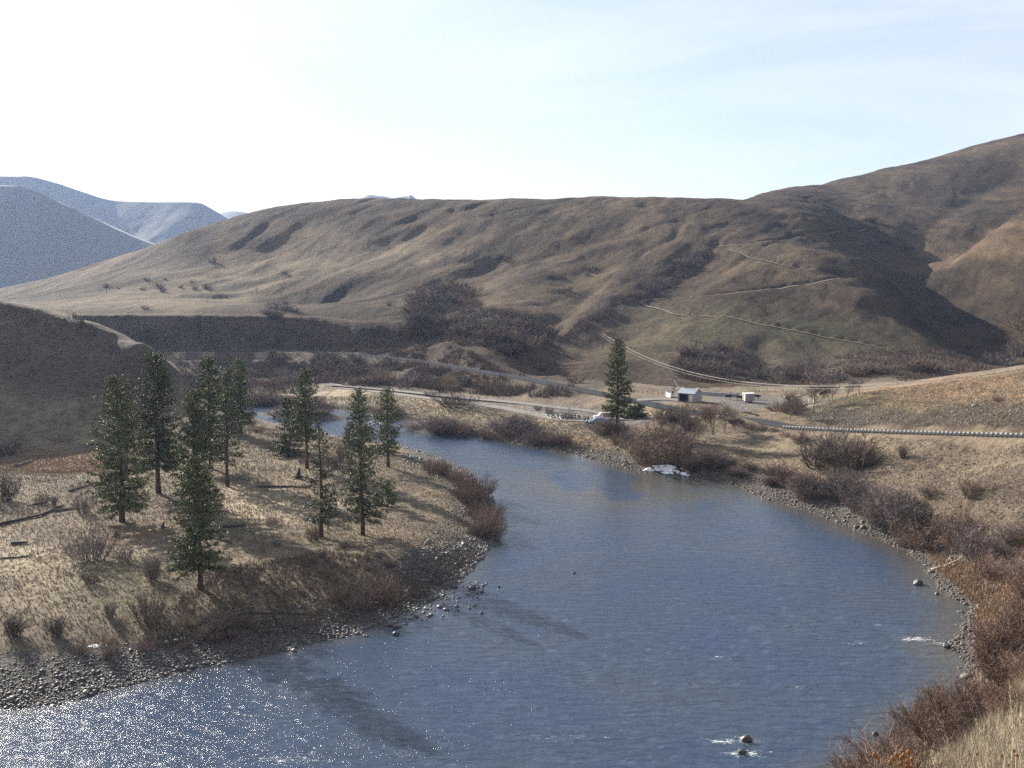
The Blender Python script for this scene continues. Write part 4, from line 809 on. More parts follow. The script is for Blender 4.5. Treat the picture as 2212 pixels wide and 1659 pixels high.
x, y = pts_in([(1170,893),(1250,902),(1270,908),(1190,905)], 260); stones('rock_pile', x, y, rng.uniform(.3, .7, 260), M_STONE, 'pile of dark rocks along the edge of the dirt lot')
M_WET = mat_simple('wet_basalt', (.018,.017,.02), (.06,.056,.058), 1.2, .45, .5, .4, .1)
X = rng.uniform(24, 75, 16000); Y = rng.uniform(38, 100, 16000); tufts('low_brush', X, Y, .3, .9, M_LOW, 'dry brush on the steep slope between the near grass and the shore', 'brush', 6, .1, .8)
X = rng.uniform(18, 75, 26000); Y = rng.uniform(34, 105, 26000); tufts('dry_grass', X, Y, .2, .6, M_STRAW, 'straw grass on the steep slope above the lower right shore', 'grass')
# ------------------------------------------------------------------ boulders one can tell apart
def boulder(px, py, wpx, hpx, label, seed, z=None, mat=None, group=None):
    p = G(px, py) if z is None else atZ(px, py, z); s = p[1]/F; r = random.Random(seed); bm = bmesh.new(); bmesh.ops.create_icosphere(bm, subdivisions=3, radius=1)
    q = [Vector((r.gauss(0,1), r.gauss(0,1), r.gauss(0,1))).normalized() for _ in range(9)]
    for v in bm.verts:
        n = v.co.normalized(); k = 1
        for u in q: k = min(k, .80/max(.05, n.dot(u)) if n.dot(u) > 0 else 9)
        k = min(max(k, .6), 1); v.co = Vector((n.x*k*wpx*s/2, n.y*k*wpx*s/2*.85, n.z*k*hpx*s*.75))
    me = bpy.data.meshes.new('boulder'); bm.to_mesh(me); bm.free(); me.materials.append(mat or (M_WET if z is not None else M_STONE)); o = link('boulder', me, None, (p[0], p[1], p[2]+hpx*s*.12)); return tag(o, label, 'boulder', group)
for i, a in enumerate([(1983,1262,24,13,'round dark boulder alone in the water near the right shore',0),(1612,1600,30,16,'large flat-topped dark rock breaking the rapids at the bottom',0),(1603,1626,24,10,'lower flat rock just below the large rock in the rapids',0),(1890,1588,16,10,'small dark rock by the lower right shore with foam',0),
    (2024,1284,9,7,'pale round stone in the water below the round boulder',0),(2046,1398,20,11,'dark rock at the end of the little weir on the right shore',0),(1196,0,0,0,'',0),(897,1334,14,9,'dark rock just off the stony point, nearest the shore',0),(855,1371,16,9,'dark double rock off the gravel shore below the point',0),
    (1040,1325,9,5,'small dark rock among the shallows, right one',0),(1288,919,14,8,'dark round boulder in the grass in front of the parked car',None),(1272,913,14,11,'grey boulder at the nose of the parked car',None),(1264,908,9,7,'smaller grey boulder left of the parked car',None),
    (1616,1077,8,5,'dark stone at the water edge by the willow row',None),(1825,1128,10,7,'two-tone stone in a row at the right water edge',None),(1865,1142,14,9,'largest of the water-edge stones below the grey thicket',None),(1998,1180,22,16,'blue-grey slab on the stony right shore',None),(2055,1212,14,10,'brown rounded rock above the stony right shore',None),
    (2076,1325,18,9,'flat rock at the mouth of the little gully on the right shore',None),(2110,1320,16,9,'grey rock beside the flat rock at the gully mouth',None),(485,1433,10,6,'dark stone at the tip of the gravel shore',0),(262,1480,9,5,'round stone in the edge of the glittering water',0),(1078,1268,8,4,'outermost dark stone of the line off the point',0),(1240,1238,9,4,'dark stone at the far end of the line of ripples',0)]):
    if a[2]: boulder(a[0], a[1], a[2], a[3], a[4], 400+i, a[5])
for i in range(9): boulder(2042+i*5+random.uniform(-1,1), 1392-i*.3+random.uniform(-4,4), 8, 5, 'dark stone of the short line crossing the rapid by the right shore', 500+i, 0, group='stones of the short weir')
for i in range(14): boulder(1215+i*6+random.uniform(-3,3), 897+i*.8+random.uniform(-2,2), 8, 5, 'dark rock of the row edging the dirt lot', 520+i, None, group='rocks edging the dirt lot')
# ------------------------------------------------------------------ logs, stumps, stalks on the flat
M_CHAR = mat_simple('weathered_wood', (.025,.02,.018), (.075,.06,.05), 3, .9, .2, .4, .03, True); M_PALEW = mat_simple('bleached_wood', (.38,.34,.30), (.6,.56,.5), 3, .8, .2, 0, .03, True)
def log(x0, y0, x1, y1, rad, label, mat=None, lift=.8, group=None):
    a = G(x0, y0); b = G(x1, y1); A = Vector(a); Bv = Vector(b); d = Bv-A; n = 7; pts = []
    for i in range(n):
        q = A+d*i/(n-1); pts.append(Vector((q.x+random.gauss(0,.06), q.y+random.gauss(0,.06), gz(q.x, q.y)+rad*lift))-A)
    m = MB(); m.tube(pts, [rad*(1-.45*i/(n-1)) for i in range(n)], 8); L = d.length
    for k in range(int(L/2)):
        q = pts[random.randrange(1, n-1)]; m.tube([q, q+Vector((random.gauss(0,.5), random.gauss(0,.5), random.uniform(.2,.7)))], [rad*.3, rad*.1], 4)
    o = link('fallen_log', m.mesh('fallen_log', mat or M_CHAR, True), None, a); return tag(o, label, 'log', group)
for a in [(0,1136,92,1114,.34,'long dark fallen log pointing up right at the left edge'),(92,1114,138,1092,.26,'dark log continuing up right from the edge log'),(34,1010,68,998,.45,'short thick charred log in the open left flat'),(200,1050,248,1034,.38,'dark log left of the leftmost pine trunk'),(70,1022,270,1018,.12,'thin straight log lying level behind the leftmost pine'),
          (150,1062,200,1048,.22,'slim log just below the dark log by the leftmost pine'),(120,1106,168,1100,.24,'dark log in the middle of the left flat'),(390,1108-0,495,1106,.22,'log lying level between the leftmost pine and the nearest pine'),(555,1053,670,1054,.26,'long thin dark log lying level right of the pine stand'),(25,1178,60,1175,.36,'short dark log in the pale grass at left'),
          (0,1208,70,1202,.16,'thin dark branch in the pale grass at the left edge'),(660,1330-2,500,1332,.14,'thin dark branch low on the shaded shore'),(480,1140,530,1136,.3,'dark log in the shade right of the front pine'),(470,1165,500,1175,.16,'thin fallen branch right of the nearest pine crown'),(90,1088,60,1094,.15,'short thin log at the left flat')]:
    log(*a)
log(1138,918,1172,924,.22,'pale bleached log near the far river bank', M_PALEW); log(1472,1014,1488,1022,.2,'pale driftwood beside the snow patch', M_PALEW); log(2012,1262-30,2080,1205,.2,'pale weathered pole leaning down the eroded bank', M_PALEW); log(1330,0+972,1342,962,.2,'pale branch on the bank below the lone pine', M_PALEW)
def stump(px, py, hpx, label, seed):
    p = G(px, py); h = hpx*p[1]/F; r = random.Random(seed); m = MB(); m.tube([(0,0,-.2),(.02,0,h*.5),(h*.12,0,h)], [h*.30, h*.2, h*.06], 8)
    for k in range(6):
        a = k*1.05+r.uniform(-.3,.3); L = h*r.uniform(.5, .9); m.tube([(0,0,h*.3),(math.cos(a)*L*.5, math.sin(a)*L*.5, h*.22),(math.cos(a)*L, math.sin(a)*L, -.05)], [h*.1, h*.07, h*.02], 5)
    o = link('tree_stump', m.mesh('tree_stump', M_CHAR, True), None, p); return tag(o, label, 'stump')
stump(645,1034,24,'upturned root stump left of the middle pair of pines',1); stump(352-0,1143,16,'small pointed stump under the nearest pine shadow',2); stump(251,1160,16,'dark pointed stump below the leftmost pine',3); stump(272,1019,24,'tall broken snag beside the leftmost pine',4); stump(612,976,10,'small dark stump behind the long thin log',5)
M_STALK = mat_simple('dry_stalk', (.16,.09,.06), (.28,.17,.11), 3, .9, .1, 0, .05, True)
for i in range(20):
    x = 485+i*6.5+random.uniform(-3,3); y = 1090+random.uniform(-10, 30)+i*.5; p = G(x, y); h = random.uniform(1.2, 2.4); m = MB(); m.tube([(0,0,-.1),(.03,0,h*.5),(.02,.03,h)], [.05,.04,.03], 5); m.tube([(0,0,h*.8),(.02,.02,h)], [.06,.04], 5)
    tag(link('dry_stalk', m.mesh('dry_stalk', M_STALK), None, p), 'upright dry mullein stalk in the sunny gap right of the pine stand', 'stalk', 'dry stalks in the sunny gap')
# snow and ice
M_SNOW = mat_simple('snow', (.78,.80,.85), (.9,.9,.93), 2, .6, .3, .4, .05)
def patch(name, poly, mat, label, cat, th=.12):
    w = [G(x, y) for x, y in poly]; c = np.mean(np.array(w), 0); m = MB(); N = 40; ring = smooth(w+[w[0]], 5)[:-1]; V = []; Fc = []; n = len(ring)
    for k, f in enumerate((1, .85, .5)):
        for p in ring:
            x = c[0]+(p[0]-c[0])*f*(1+random.uniform(-.07,.07)); y = c[1]+(p[1]-c[1])*f*(1+random.uniform(-.07,.07)); V.append((x-c[0], y-c[1], gz(x, y)-c[2]+(-.05, th, th*1.3)[k]))
    V.append((0, 0, gz(c[0], c[1])-c[2]+th*1.3))
    for k in range(2):
        for i in range(n): Fc.append((k*n+i, k*n+(i+1) % n, (k+1)*n+(i+1) % n, (k+1)*n+i))
    Fc += [(2*n+i, 2*n+(i+1) % n, 3*n) for i in range(n)]; m.add(V, Fc); return tag(link(name, m.mesh(name, mat, True), None, tuple(c)), label, cat)
patch('snow_patch', [(1388,1017),(1400,1010),(1430,1006),(1455,1007),(1460,1012),(1440,1017),(1410,1018)], M_SNOW, 'bright white snow patch at the right water edge', 'snow', .3)
patch('ice_patch', [(1425,1021),(1450,1016),(1468,1018),(1462,1024),(1440,1025)], M_SNOW, 'broken ice just below the snow patch', 'ice', .15); patch('ice_patch', [(1466,1022),(1480,1021),(1492,1027),(1480,1028)], M_SNOW, 'thin ice shelf right of the snow patch', 'ice', .12)
patch('ice_patch', [(185,1398),(205,1392),(222,1396),(205,1401)], M_SNOW, 'small frozen puddle above the gravel shore', 'ice', .05)
# ------------------------------------------------------------------ built things
def paint(name, c, rough=.5, spec=.5, metal=0.): 
    m, nt, b = newmat(name); g = NB(nt); f = g.noise(g.pos(obj=True), 1.5, 4, .6); g.l(g.ramp(f, (.3, tuple(v*.82 for v in c)), (.7, c)), b.inputs['Base Color']); b.inputs['Roughness'].default_value = rough; b.inputs['Specular IOR Level'].default_value = spec; b.inputs['Metallic'].default_value = metal; return m
M_WHITE = paint('white_paint', (.78,.77,.74)); M_CREAM = paint('cream_board', (.72,.62,.50)); M_GREYW = paint('grey_siding', (.30,.31,.34)); M_DARKW = paint('dark_opening', (.02,.02,.025), .9, .1); M_ROOF = paint('metal_roof', (.42,.46,.50), .45, .5, .3); M_BROOF = paint('brown_roof', (.10,.07,.07), .9, .2)
M_POLE = mat_simple('pole_wood', (.06,.045,.035), (.13,.10,.08), 2, .9, .1, 0, .05, True); M_GALV = paint('galvanised_steel', (.36,.37,.38), .5, .5, .4); M_BLK = paint('black_rubber', (.015,.015,.016), .8, .3); M_GLASS = paint('dark_glass', (.03,.04,.05), .08, .8); M_WIRE = paint('aluminium_wire', (.32,.30,.26), .6, .4, .1)
M_SKIN = paint('skin', (.45,.28,.20), .6); M_POST = paint('dark_post', (.05,.045,.045), .9, .2)
# guard rail: beam, and every post with its pale block
def guard_rail():
    ln = smooth(RAIL[:7], 8); L = [0]
    for a, b in zip(ln, ln[1:]): L.append(L[-1]+(b-a).length)
    P0 = ln[0]; root = empty('guard_rail', tuple(P0), 'long steel guard rail on many short posts along the road above the embankment', 'guard rail')
    def along(s):
        i = min(max(0, int(np.searchsorted(L, s))-1), len(ln)-2); f = (s-L[i])/(L[i+1]-L[i]); return ln[i].lerp(ln[i+1], f), (ln[i+1]-ln[i]).normalized()
    end = min(L[-1], 150); m = MB(); n = 120; prof = [(.0,.52),(.06,.58),(0,.64),(0,.70),(.06,.76),(0,.82)]; V = []
    for i in range(n+1):
        p, d = along(end*i/n); s = Vector((-d.y, d.x, 0)).normalized()
        for o, z in prof: V.append(p-P0+s*(.18+o)+Vector((0,0,z)))
    m.add(V, [(i*6+k, i*6+k+1, i*6+k+7, i*6+k+6) for i in range(n) for k in range(5)]); link('rail', m.mesh('rail', M_GALV), root)
    u0 = 1690; pm = MB(); pm.box((0,0,.42), (.20,.20,1.0)); pme = pm.mesh('rail_post', M_POST); bm_ = MB(); bm_.box((0,0,0), (.34,.26,.40)); bme = bm_.mesh('rail_block', paint('weathered_white', (.34,.33,.31)), bevel=.02)
    N = 76
    for i in range(N):
        q = end*(i+.5)/N; p, d = along(q); g_ = gz(p.x, p.y); o = link('post', pme, root, tuple(p-P0)); o.location.z -= .05; o.rotation_euler.z = math.atan2(d.y, d.x)
        b = link('block', bme, o, (0, -.02, .80))
guard_rail()
# utility poles and wires
def pole(px, py, topy, label, arm=True, seed=1, lamp=False, hz=None):
    p = G(px, py); H = atY(px, topy, p[1])[2]-p[2]; root = empty('utility_pole', p, label, 'utility pole'); m = MB(); m.tube([(0,0,-.5),(0,0,H)], [.17,.11], 8); link('mast', m.mesh('pole_mast', M_POLE, True), root)
    if arm:
        m = MB(); m.box((0,0,H-.5), (2.4,.14,.16)); a = link('crossarm', m.mesh('crossarm', M_POLE), root); a.rotation_euler.z = .5
        for k in (-1.1, 0, 1.1):
            m = MB(); m.lathe([(.0,0),(.07,0),(.09,.08),(.05,.14),(.08,.2),(0,.26)], 8, (k,0,H-.42 if k else H)); i = link('insulator', m.mesh('insulator', M_GREYW, True), a)
    if lamp:
        m = MB(); m.lathe([(0,0),(.22,.05),(.3,.25),(.16,.55),(0,.62)], 10, (.35,0,H-1.0)); link('transformer' if lamp == 2 else 'yard_lamp', m.mesh('pole_can', M_GALV, True), root)
    return p, H
pA = pole(1302, 755, 722, 'distant pole carrying the wires on the hill slope left of the lone pine')
pB = pole(1456, 915-57, 819, 'pole at the left of the shed with a lamp', False, 2, 1); pC = pole(1480, 866, 821, 'pole in front of the metal roofed shed', False, 3, 2)
pole(1758, 893, 848, 'dark pole beside the white corral at the knoll foot', False, 4); pole(230, 635, 612, 'tiny pole on the left bench of the hill', True, 5); pole(555, 641, 622, 'tiny pole at the end of the bench above the cut bank', True, 6)
pole(1741, 889, 872, 'short dark post left of the white corral', False, 9)
def wire(name, A, Bp, sag, rad, label, group, n=60):
    A = Vector(A); Bp = Vector(Bp); pts = [A.lerp(Bp, i/n)-A-Vector((0,0,4*sag*(i/n)*(1-i/n))) for i in range(n+1)]; m = MB(); m.tube(pts, rad, 5); return tag(link(name, m.mesh(name, M_WIRE, True), None, tuple(A)), label, 'wire', group)
# span: far pole (hill) to a pole on the slope out of the frame at the right; sag fitted to the photograph
pa = Vector(pA[0])+Vector((0,0,pA[1]))
def span(x0, y0, x1, y1, xm, ym, Y1, label):
    A = Vector(atY(x0, y0, pA[0][1])); B_ = Vector(atY(x1, y1, Y1)); best = None
    for k in range(5, 400):
        sag = k*.1; e = 1e9
        for i in range(101):
            t = i/100; q = A.lerp(B_, t)-Vector((0,0,4*sag*t*(1-t))); c = math.cos(PIT); s = math.sin(PIT); dz = q.z-CAMH; yc = q.y*c-dz*s; v = (q.y*s+dz*c)/yc; px = 1106+F*q.x/yc; py = 829.5-F*v
            if abs(px-xm) < 9: e = min(e, abs(py-ym)+abs(px-xm)*.05)
        if best is None or e < best[0]: best = (e, sag)
    print('sag', best); wire('power_line', A, B_, best[1], .026, label, 'power lines over the valley')
span(1300,720,2330,770,1750,833,190,'uppermost of the wires sagging across the valley above the shed'); span(1304,721,2330,774,1750,834.5,196,'middle of the wires sagging across the valley above the shed'); span(1298,724,2330,782,1750,840,190,'lowest of the wires sagging across the valley above the shed')
a = Vector(pB[0])+Vector((0,0,pB[1]-.2)); b = Vector(pC[0])+Vector((0,0,pC[1]-.6)); wire('service_wire', a, b, 2.2, .03, 'short slack wire between the two poles by the shed', None, 14)
# buildings by the highway
def lp(px, py, z=None):
    return G(px, py)
def px_of(p):
    c = math.cos(PIT); s = math.sin(PIT); dz = p[2]-CAMH; yc = p[1]*c-dz*s; return 1106+F*p[0]/yc, 829.5-F*(p[1]*s+dz*c)/yc
def small_shed():
    p = G(1456, 859); u = p[1]/F; root = empty('garden_shed', (p[0]-.3, p[1]+1.6, p[2]), 'small white gabled shed with one dark window left of the barn', 'shed', None, R(24)); W, H, D = 1.7, 2.4, 3.0; root.location = G(1453, 859)
    m = MB(); m.add([(x, y, z) for x in (-W/2, W/2) for y in (0, D) for z in (0, H)]+[(0,0,H+.88),(0,D,H+.88)], [(0,4,5,8,1),(2,3,9,7,6),(0,1,3,2),(4,6,7,5)]); link('wall', m.mesh('shed_wall', M_WHITE), root)
    m = MB()
    for s in (-1, 1): m.add([(0,-.25,H+1.0),(0,D+.25,H+1.0),(s*(W/2+.3),D+.25,H-.22),(s*(W/2+.3),-.25,H-.22),(0,-.25,H+.9),(0,D+.25,H+.9),(s*(W/2+.3),D+.25,H-.34),(s*(W/2+.3),-.25,H-.34)], [(0,1,2,3),(7,6,5,4),(0,3,7,4),(1,5,6,2),(3,2,6,7)])
    link('roof', m.mesh('shed_roof', M_BROOF), root); m = MB(); m.box((0,-.04,1.75), (.75,.1,1.2)); f = link('window', m.mesh('shed_window', M_WHITE), root); m = MB(); m.box((0,-.10,1.75), (.6,.06,1.05)); link('pane', m.mesh('shed_pane', M_GLASS), f); m = MB(); m.box((0,0,.15), (1.8,.14,.3)); link('skirting', m.mesh('shed_skirting', M_DARKW), root)
small_shed()
def barn():
    p = G(1464, 867); root = empty('pole_barn', p, 'grey barn with pale metal roof and dark open bay beside the small white shed', 'barn', None, R(-38)); L, D, H, RH = 9.0, 8.0, 4.3, 1.9; root.scale = (.66,.66,.66)
    # eave side faces the river (local -y), gable end faces local +x
    m = MB(); g_ = .0
    m.add([(L,0,0),(L,D,0),(L,D,H),(L,D/2,H+RH),(L,0,H)], [(0,1,2,3,4)]); m.add([(0,0,0),(0,D,0),(0,D,H),(0,D/2,H+RH),(0,0,H)], [(4,3,2,1,0)]); m.add([(0,D,0),(L,D,0),(L,D,H),(0,D,H)], [(0,1,2,3)]); m.box((L-.35,.06,H/2), (.7,.12,H)); m.box((L/2,.06,H-.25), (L-1.4,.12,.5)); m.box((.35,.06,H/2), (.7,.12,H)); m.box((L-3.1,.06,H/2-.25), (.5,.12,H-.5)); link('wall', m.mesh('barn_wall', M_GREYW), root)
    m = MB()
    for s in (0, 1):
        y0 = -.4 if s == 0 else D+.4; v = [(-.4,y0,H-.12),(L+.4,y0,H-.12),(L+.4,D/2,H+RH+.12),(-.4,D/2,H+RH+.12)]; m.add(v+[(x, y, z+.14) for x, y, z in v], [(0,1,2,3),(7,6,5,4),(0,4,5,1),(1,5,6,2),(3,7,4,0)])
    for k in range(12): x = -.3+k*.86; m.tube([(x,-.4,H+.04),(x,D/2,H+RH+.28)], .04, 4)
    link('roof', m.mesh('barn_roof', M_ROOF), root); m = MB(); m.box((L/2-1.4,1.2,H/2-.3), (L-4.6,.1,H-.7)); link('open_bay', m.mesh('barn_bay', M_DARKW), root); m = MB(); m.box((L-1.7,.0,1.9), (1.9,.1,3.6)); link('door', m.mesh('barn_door', M_CREAM), root); m = MB(); m.box((L-.6,D/2+.4,H+RH+.3), (1.3,1.0,.4)); link('roof_vent', m.mesh('roof_vent', M_WHITE), root)
barn()
def lean_fence(): 
    root = empty('corral_fence', G(1727, 874), 'white rail corral by the knoll foot', 'fence', None, R(8)); m = MB()
    for z in (.5, 1.0, 1.5): m.box((2.4,0,z), (5.6,.08,.16))
    link('rails', m.mesh('corral_rails', M_WHITE), root); 
    for k in range(4): m = MB(); m.box((k*1.6,0,.85), (.22,.2,1.8)); link('post', m.mesh('corral_post', M_WHITE), root)
lean_fence()
def long_wall():
    a = G(1515, 853); b = G(1625, 860); root = empty('windbreak_wall', a, 'low pale wooden windbreak behind the barn', 'fence', None, math.atan2(b[1]-a[1], b[0]-a[0])); L = math.dist(a[:2], b[:2]); m = MB(); m.box((L*.38,0,.55), (L*.76,.12,1.1)); link('boards', m.mesh('windbreak_boards', M_GREYW), root); m = MB(); m.box((L*.5,0,1.5), (L,.2,.12)); link('top_rail', m.mesh('windbreak_rail', M_GALV), root)
    for k in range(8): m = MB(); m.box((L*k/7,0,.7), (.16,.16,1.5)); link('post', m.mesh('windbreak_post', M_GALV), root)
long_wall()
def utility_box(px, py, w, h, label):
    p = G(px, py); root = empty('utility_box', p, label, 'box', None, R(-20)); m = MB(); m.box((0,0,h/2), (w,w*.8,h)); link('cabinet', m.mesh('cabinet', M_WHITE, bevel=.03), root); m = MB(); m.box((0,0,h+.05), (w*1.12,w*.9,.1)); link('lid', m.mesh('cabinet_lid', M_GALV), root)
utility_box(1604, 890, 1.1, 1.8, 'plain white upright box in the meadow below the stock trailer'); utility_box(1465, 904, 1.5, 1.5, 'white capped box beside the parking lane right of the lone pine')
# vehicles
def wheel(parent, x, y, r=.34, w=.24):
    m = MB(); pr = [(r*.62,-w/2),(r*.94,-w/2),(r,-w*.3),(r,w*.3),(r*.94,w/2),(r*.62,w/2)]; m.lathe(pr, 18); me = m.mesh('tyre', M_BLK, True); root = link('wheel', None, parent, (x, y, r)); root.rotation_euler.x = R(90); link('tyre', me, root); m = MB(); m.lathe([(0,-w*.3),(r*.62,-w*.35),(r*.62,w*.35),(0,w*.3)], 12); link('rim', m.mesh('rim', M_GALV, True), root)
def loft(secs, mat, name, smooth_=True):
    """secs: (x, half width bottom, half width top, z0, z1)"""
    m = MB(); V = []
    for x, wb, wt, z0, z1 in secs:
        zm = z0+(z1-z0)*.5; V += [(x,-wb*.92,z0),(x,-wb,zm*.6+z0*.4),(x,-wb*.98,zm),(x,-wt,z1),(x,wt,z1),(x,wb*.98,zm),(x,wb,zm*.6+z0*.4),(x,wb*.92,z0)]
    n = 8; k = len(secs); Fq = [(i*n+j, i*n+(j+1) % n, (i+1)*n+(j+1) % n, (i+1)*n+j) for i in range(k-1) for j in range(n)]+[tuple(reversed(range(n))), tuple((k-1)*n+j for j in range(n))]
    m.add(V, Fq); me = m.mesh(name, mat, False); return me
def car():
    p = G(1290, 915); root = empty('parked_car', p, 'silver blue car parked nose left behind the boulders near the lone pine', 'car', None, R(188)); root.scale = (1.2,)*3
    m = paint('silver_blue_paint', (.25,.33,.45), .25, .7, .5)
    link('body', loft([(-2.25,.74,.66,.35,.72),(-2.1,.84,.76,.26,.92),(-1.2,.88,.82,.22,.98),(0,.89,.84,.22,1.0),(1.1,.89,.82,.22,.96),(1.9,.85,.74,.24,.82),(2.25,.72,.6,.34,.66)], m, 'car_body'), root)
    cabin = link('cabin', loft([(-1.9,.70,.60,.9,.98),(-1.4,.76,.58,.9,1.42),(-.4,.78,.60,.9,1.52),(.4,.78,.58,.9,1.46),(1.15,.74,.62,.88,.98)], m, 'car_cabin'), root)
    for s in (-1, 1):
        q = MB(); q.add([(-1.3,s*.765,1.02),(-.15,s*.785,1.02),(-.2,s*.665,1.40),(-1.15,s*.665,1.36)], [(0,1,2,3)]); q.add([(-.08,s*.785,1.02),(.95,s*.765,1.02),(.4,s*.66,1.38),(-.12,s*.665,1.40)], [(0,1,2,3)]); link('side_window', q.mesh('side_window', M_GLASS), cabin)
        q = MB(); q.lathe([(0,-.03),(.11,-.02),(.12,.03),(0,.06)], 10); l = link('headlight', q.mesh('headlight', M_WHITE, True), root, (2.12, s*.58, .66)); l.rotation_euler.y = R(90)
        for x in (-1.4, 1.4): wheel(root, x, s*.82)
    q = MB(); q.add([(1.12,-.62,.99),(1.12,.62,.99),(.46,.54,1.44),(.46,-.54,1.44)], [(0,1,2,3)]); link('windscreen', q.mesh('windscreen', paint('windscreen_glass', (.25,.32,.40), .05, .9)), cabin); q = MB(); q.box((2.24,0,.42), (.12,1.4,.18)); link('bumper', q.mesh('bumper', M_BLK), root)
car()
def camper():
    p = G(1305, 909); root = empty('parked_truck', (p[0], p[1]+1.5, p[2]+.1), 'white pickup truck with a pinkish white front parked behind the silver blue car', 'truck', None, R(183)); root.scale = (1.15,)*3; m = paint('white_car_paint', (.82,.80,.80), .3, .6); m2 = paint('pinkish_white_paint', (.80,.62,.64), .35, .5)
    link('bed', loft([(-2.9,.90,.88,.45,1.25),(-.3,.92,.90,.45,1.25)], m, 'truck_bed'), root); link('canopy', loft([(-2.85,.86,.74,1.25,2.0),(-.35,.86,.74,1.25,2.05)], m, 'truck_canopy'), root); cb = link('cab', loft([(-.3,.88,.70,1.0,2.0),(.9,.88,.70,1.0,2.0),(1.5,.86,.8,1.0,1.25)], m2, 'truck_cab'), root); link('bonnet', loft([(-.3,.92,.9,.42,1.1),(1.5,.92,.88,.42,1.2),(2.7,.86,.8,.5,1.08)], m2, 'truck_bonnet'), root)
    q = MB(); q.add([(1.46,-.74,1.3),(1.46,.74,1.3),(.95,.66,1.92),(.95,-.66,1.92)], [(0,1,2,3)]); link('windscreen', q.mesh('windscreen', M_GLASS), cb)
    for s in (-1, 1):
        q = MB(); q.add([(-.1,s*.885,1.3),(1.2,s*.885,1.3),(.9,s*.76,1.85),(-.05,s*.76,1.85)], [(0,1,2,3)]); link('side_window', q.mesh('side_window', M_GLASS), cb)
        for x in (-2.0, 1.8): wheel(root, x, s*.84, .40, .28)
camper()
def trailer():
    p = G(1617, 869); root = empty('stock_trailer', p, 'pale boxy livestock trailer with a white roof standing among dark cattle', 'trailer', None, R(12)); q = MB(); q.box((0,0,1.75), (3.4,2.3,2.3)); link('box', q.mesh('trailer_box', paint('grey_mauve_panel', (.30,.27,.28)), bevel=.06), root); q = MB(); q.box((0,0,2.98), (3.6,2.5,.16)); link('roof', q.mesh('trailer_roof', M_WHITE), root)
    q = MB(); q.box((-1.72,-1.0,1.75), (.2,.35,2.4)); link('door_frame', q.mesh('trailer_frame', M_WHITE), root); q = MB(); q.box((-2.4,0,.6), (1.4,.14,.14)); link('tow_bar', q.mesh('tow_bar', M_BLK), root)
    for x in (-.5, .5):
        for s in (-1, 1): wheel(root, x, s*1.1, .38, .24)
trailer(); 
# cattle
M_COW = mat_simple('black_hide', (.012,.010,.010), (.04,.028,.024), 3, .7, .3, 0, .05, True)
def cow_mesh():
    bm = bmesh.new()
    me = bpy.data.meshes.new('cow'); J = [(0,0,1.1),(.55,0,1.15),(-.55,0,1.12),(.95,0,1.25),(1.25,0,1.15),(1.55,0,.95),(-.85,0,1.18),(-.95,0,.7)]; Rr = [.40,.36,.38,.24,.17,.10,.26,.03]; E = [(0,1),(0,2),(1,3),(3,4),(4,5),(2,6),(6,7)]
    for x, y in ((.6,.2),(.6,-.2)): 
        n = len(J); J += [(x,y,.85),(x+.03,y,.45),(x,y,.03)]; Rr += [.13,.07,.06]; E += [(1,n),(n,n+1),(n+1,n+2)]
    for x, y in ((-.6,.2),(-.6,-.2)): 
        n = len(J); J += [(x+.05,y,.85),(x-.1,y,.5),(x-.02,y,.03)]; Rr += [.17,.07,.06]; E += [(2,n),(n,n+1),(n+1,n+2)]
    n = len(J); J += [(1.2,.22,1.22),(1.2,-.22,1.22)]; Rr += [.04,.04]; E += [(4,n),(4,n+1)]
    return J, E, Rr
def skin_obj(name, J, E, Rr, mat, loc=(0,0,0), parent=None, sub=1):
    me = bpy.data.meshes.new(name); me.from_pydata(J, E, []); o = bpy.data.objects.new(name, me); C.objects.link(o); md = o.modifiers.new('Skin', 'SKIN'); md.use_smooth_shade = True
    if not me.skin_vertices: me.skin_vertices.new(name='skin')
    for i, r in enumerate(Rr): v = me.skin_vertices[0].data[i]; v.radius = (r, r); v.use_root = i == 0
    s = o.modifiers.new('Sub', 'SUBSURF'); s.levels = sub; s.render_levels = sub
    bpy.context.view_layer.update(); dg = bpy.context.evaluated_depsgraph_get(); m2 = bpy.data.meshes.new_from_object(o.evaluated_get(dg)); m2.materials.clear(); m2.materials.append(mat); m2.name = name; o.modifiers.clear(); o.data = m2; bpy.data.meshes.remove(me); o.location = loc
    if parent: o.parent = parent
    return o
J, E, Rr = cow_mesh(); c0 = skin_obj('cow', J, E, Rr, M_COW)
for i, (x, y, rz, lb) in enumerate([(1597,865,175,'black cow standing left of the trailer, nearest to it'),(1573,863,-5,'black cow alone farther left of the trailer'),(1634,863,5,'black cow just right of the stock trailer'),(250,688,10,'tiny dark cow on the bench above the cut bank, left one'),(273,688,170,'tiny dark cow on the bench above the cut bank, right one'),(1776,857,20,'dark cow far right in the pasture')]):
    o = c0 if i == 0 else link('cow', c0.data); o.location = G(x, y); o.rotation_euler.z = R(rz); o.scale = (1.1,1.1,1.1); tag(o, lb, 'cow', 'cattle in the pasture' if i not in (3, 4) else 'cattle on the bench')
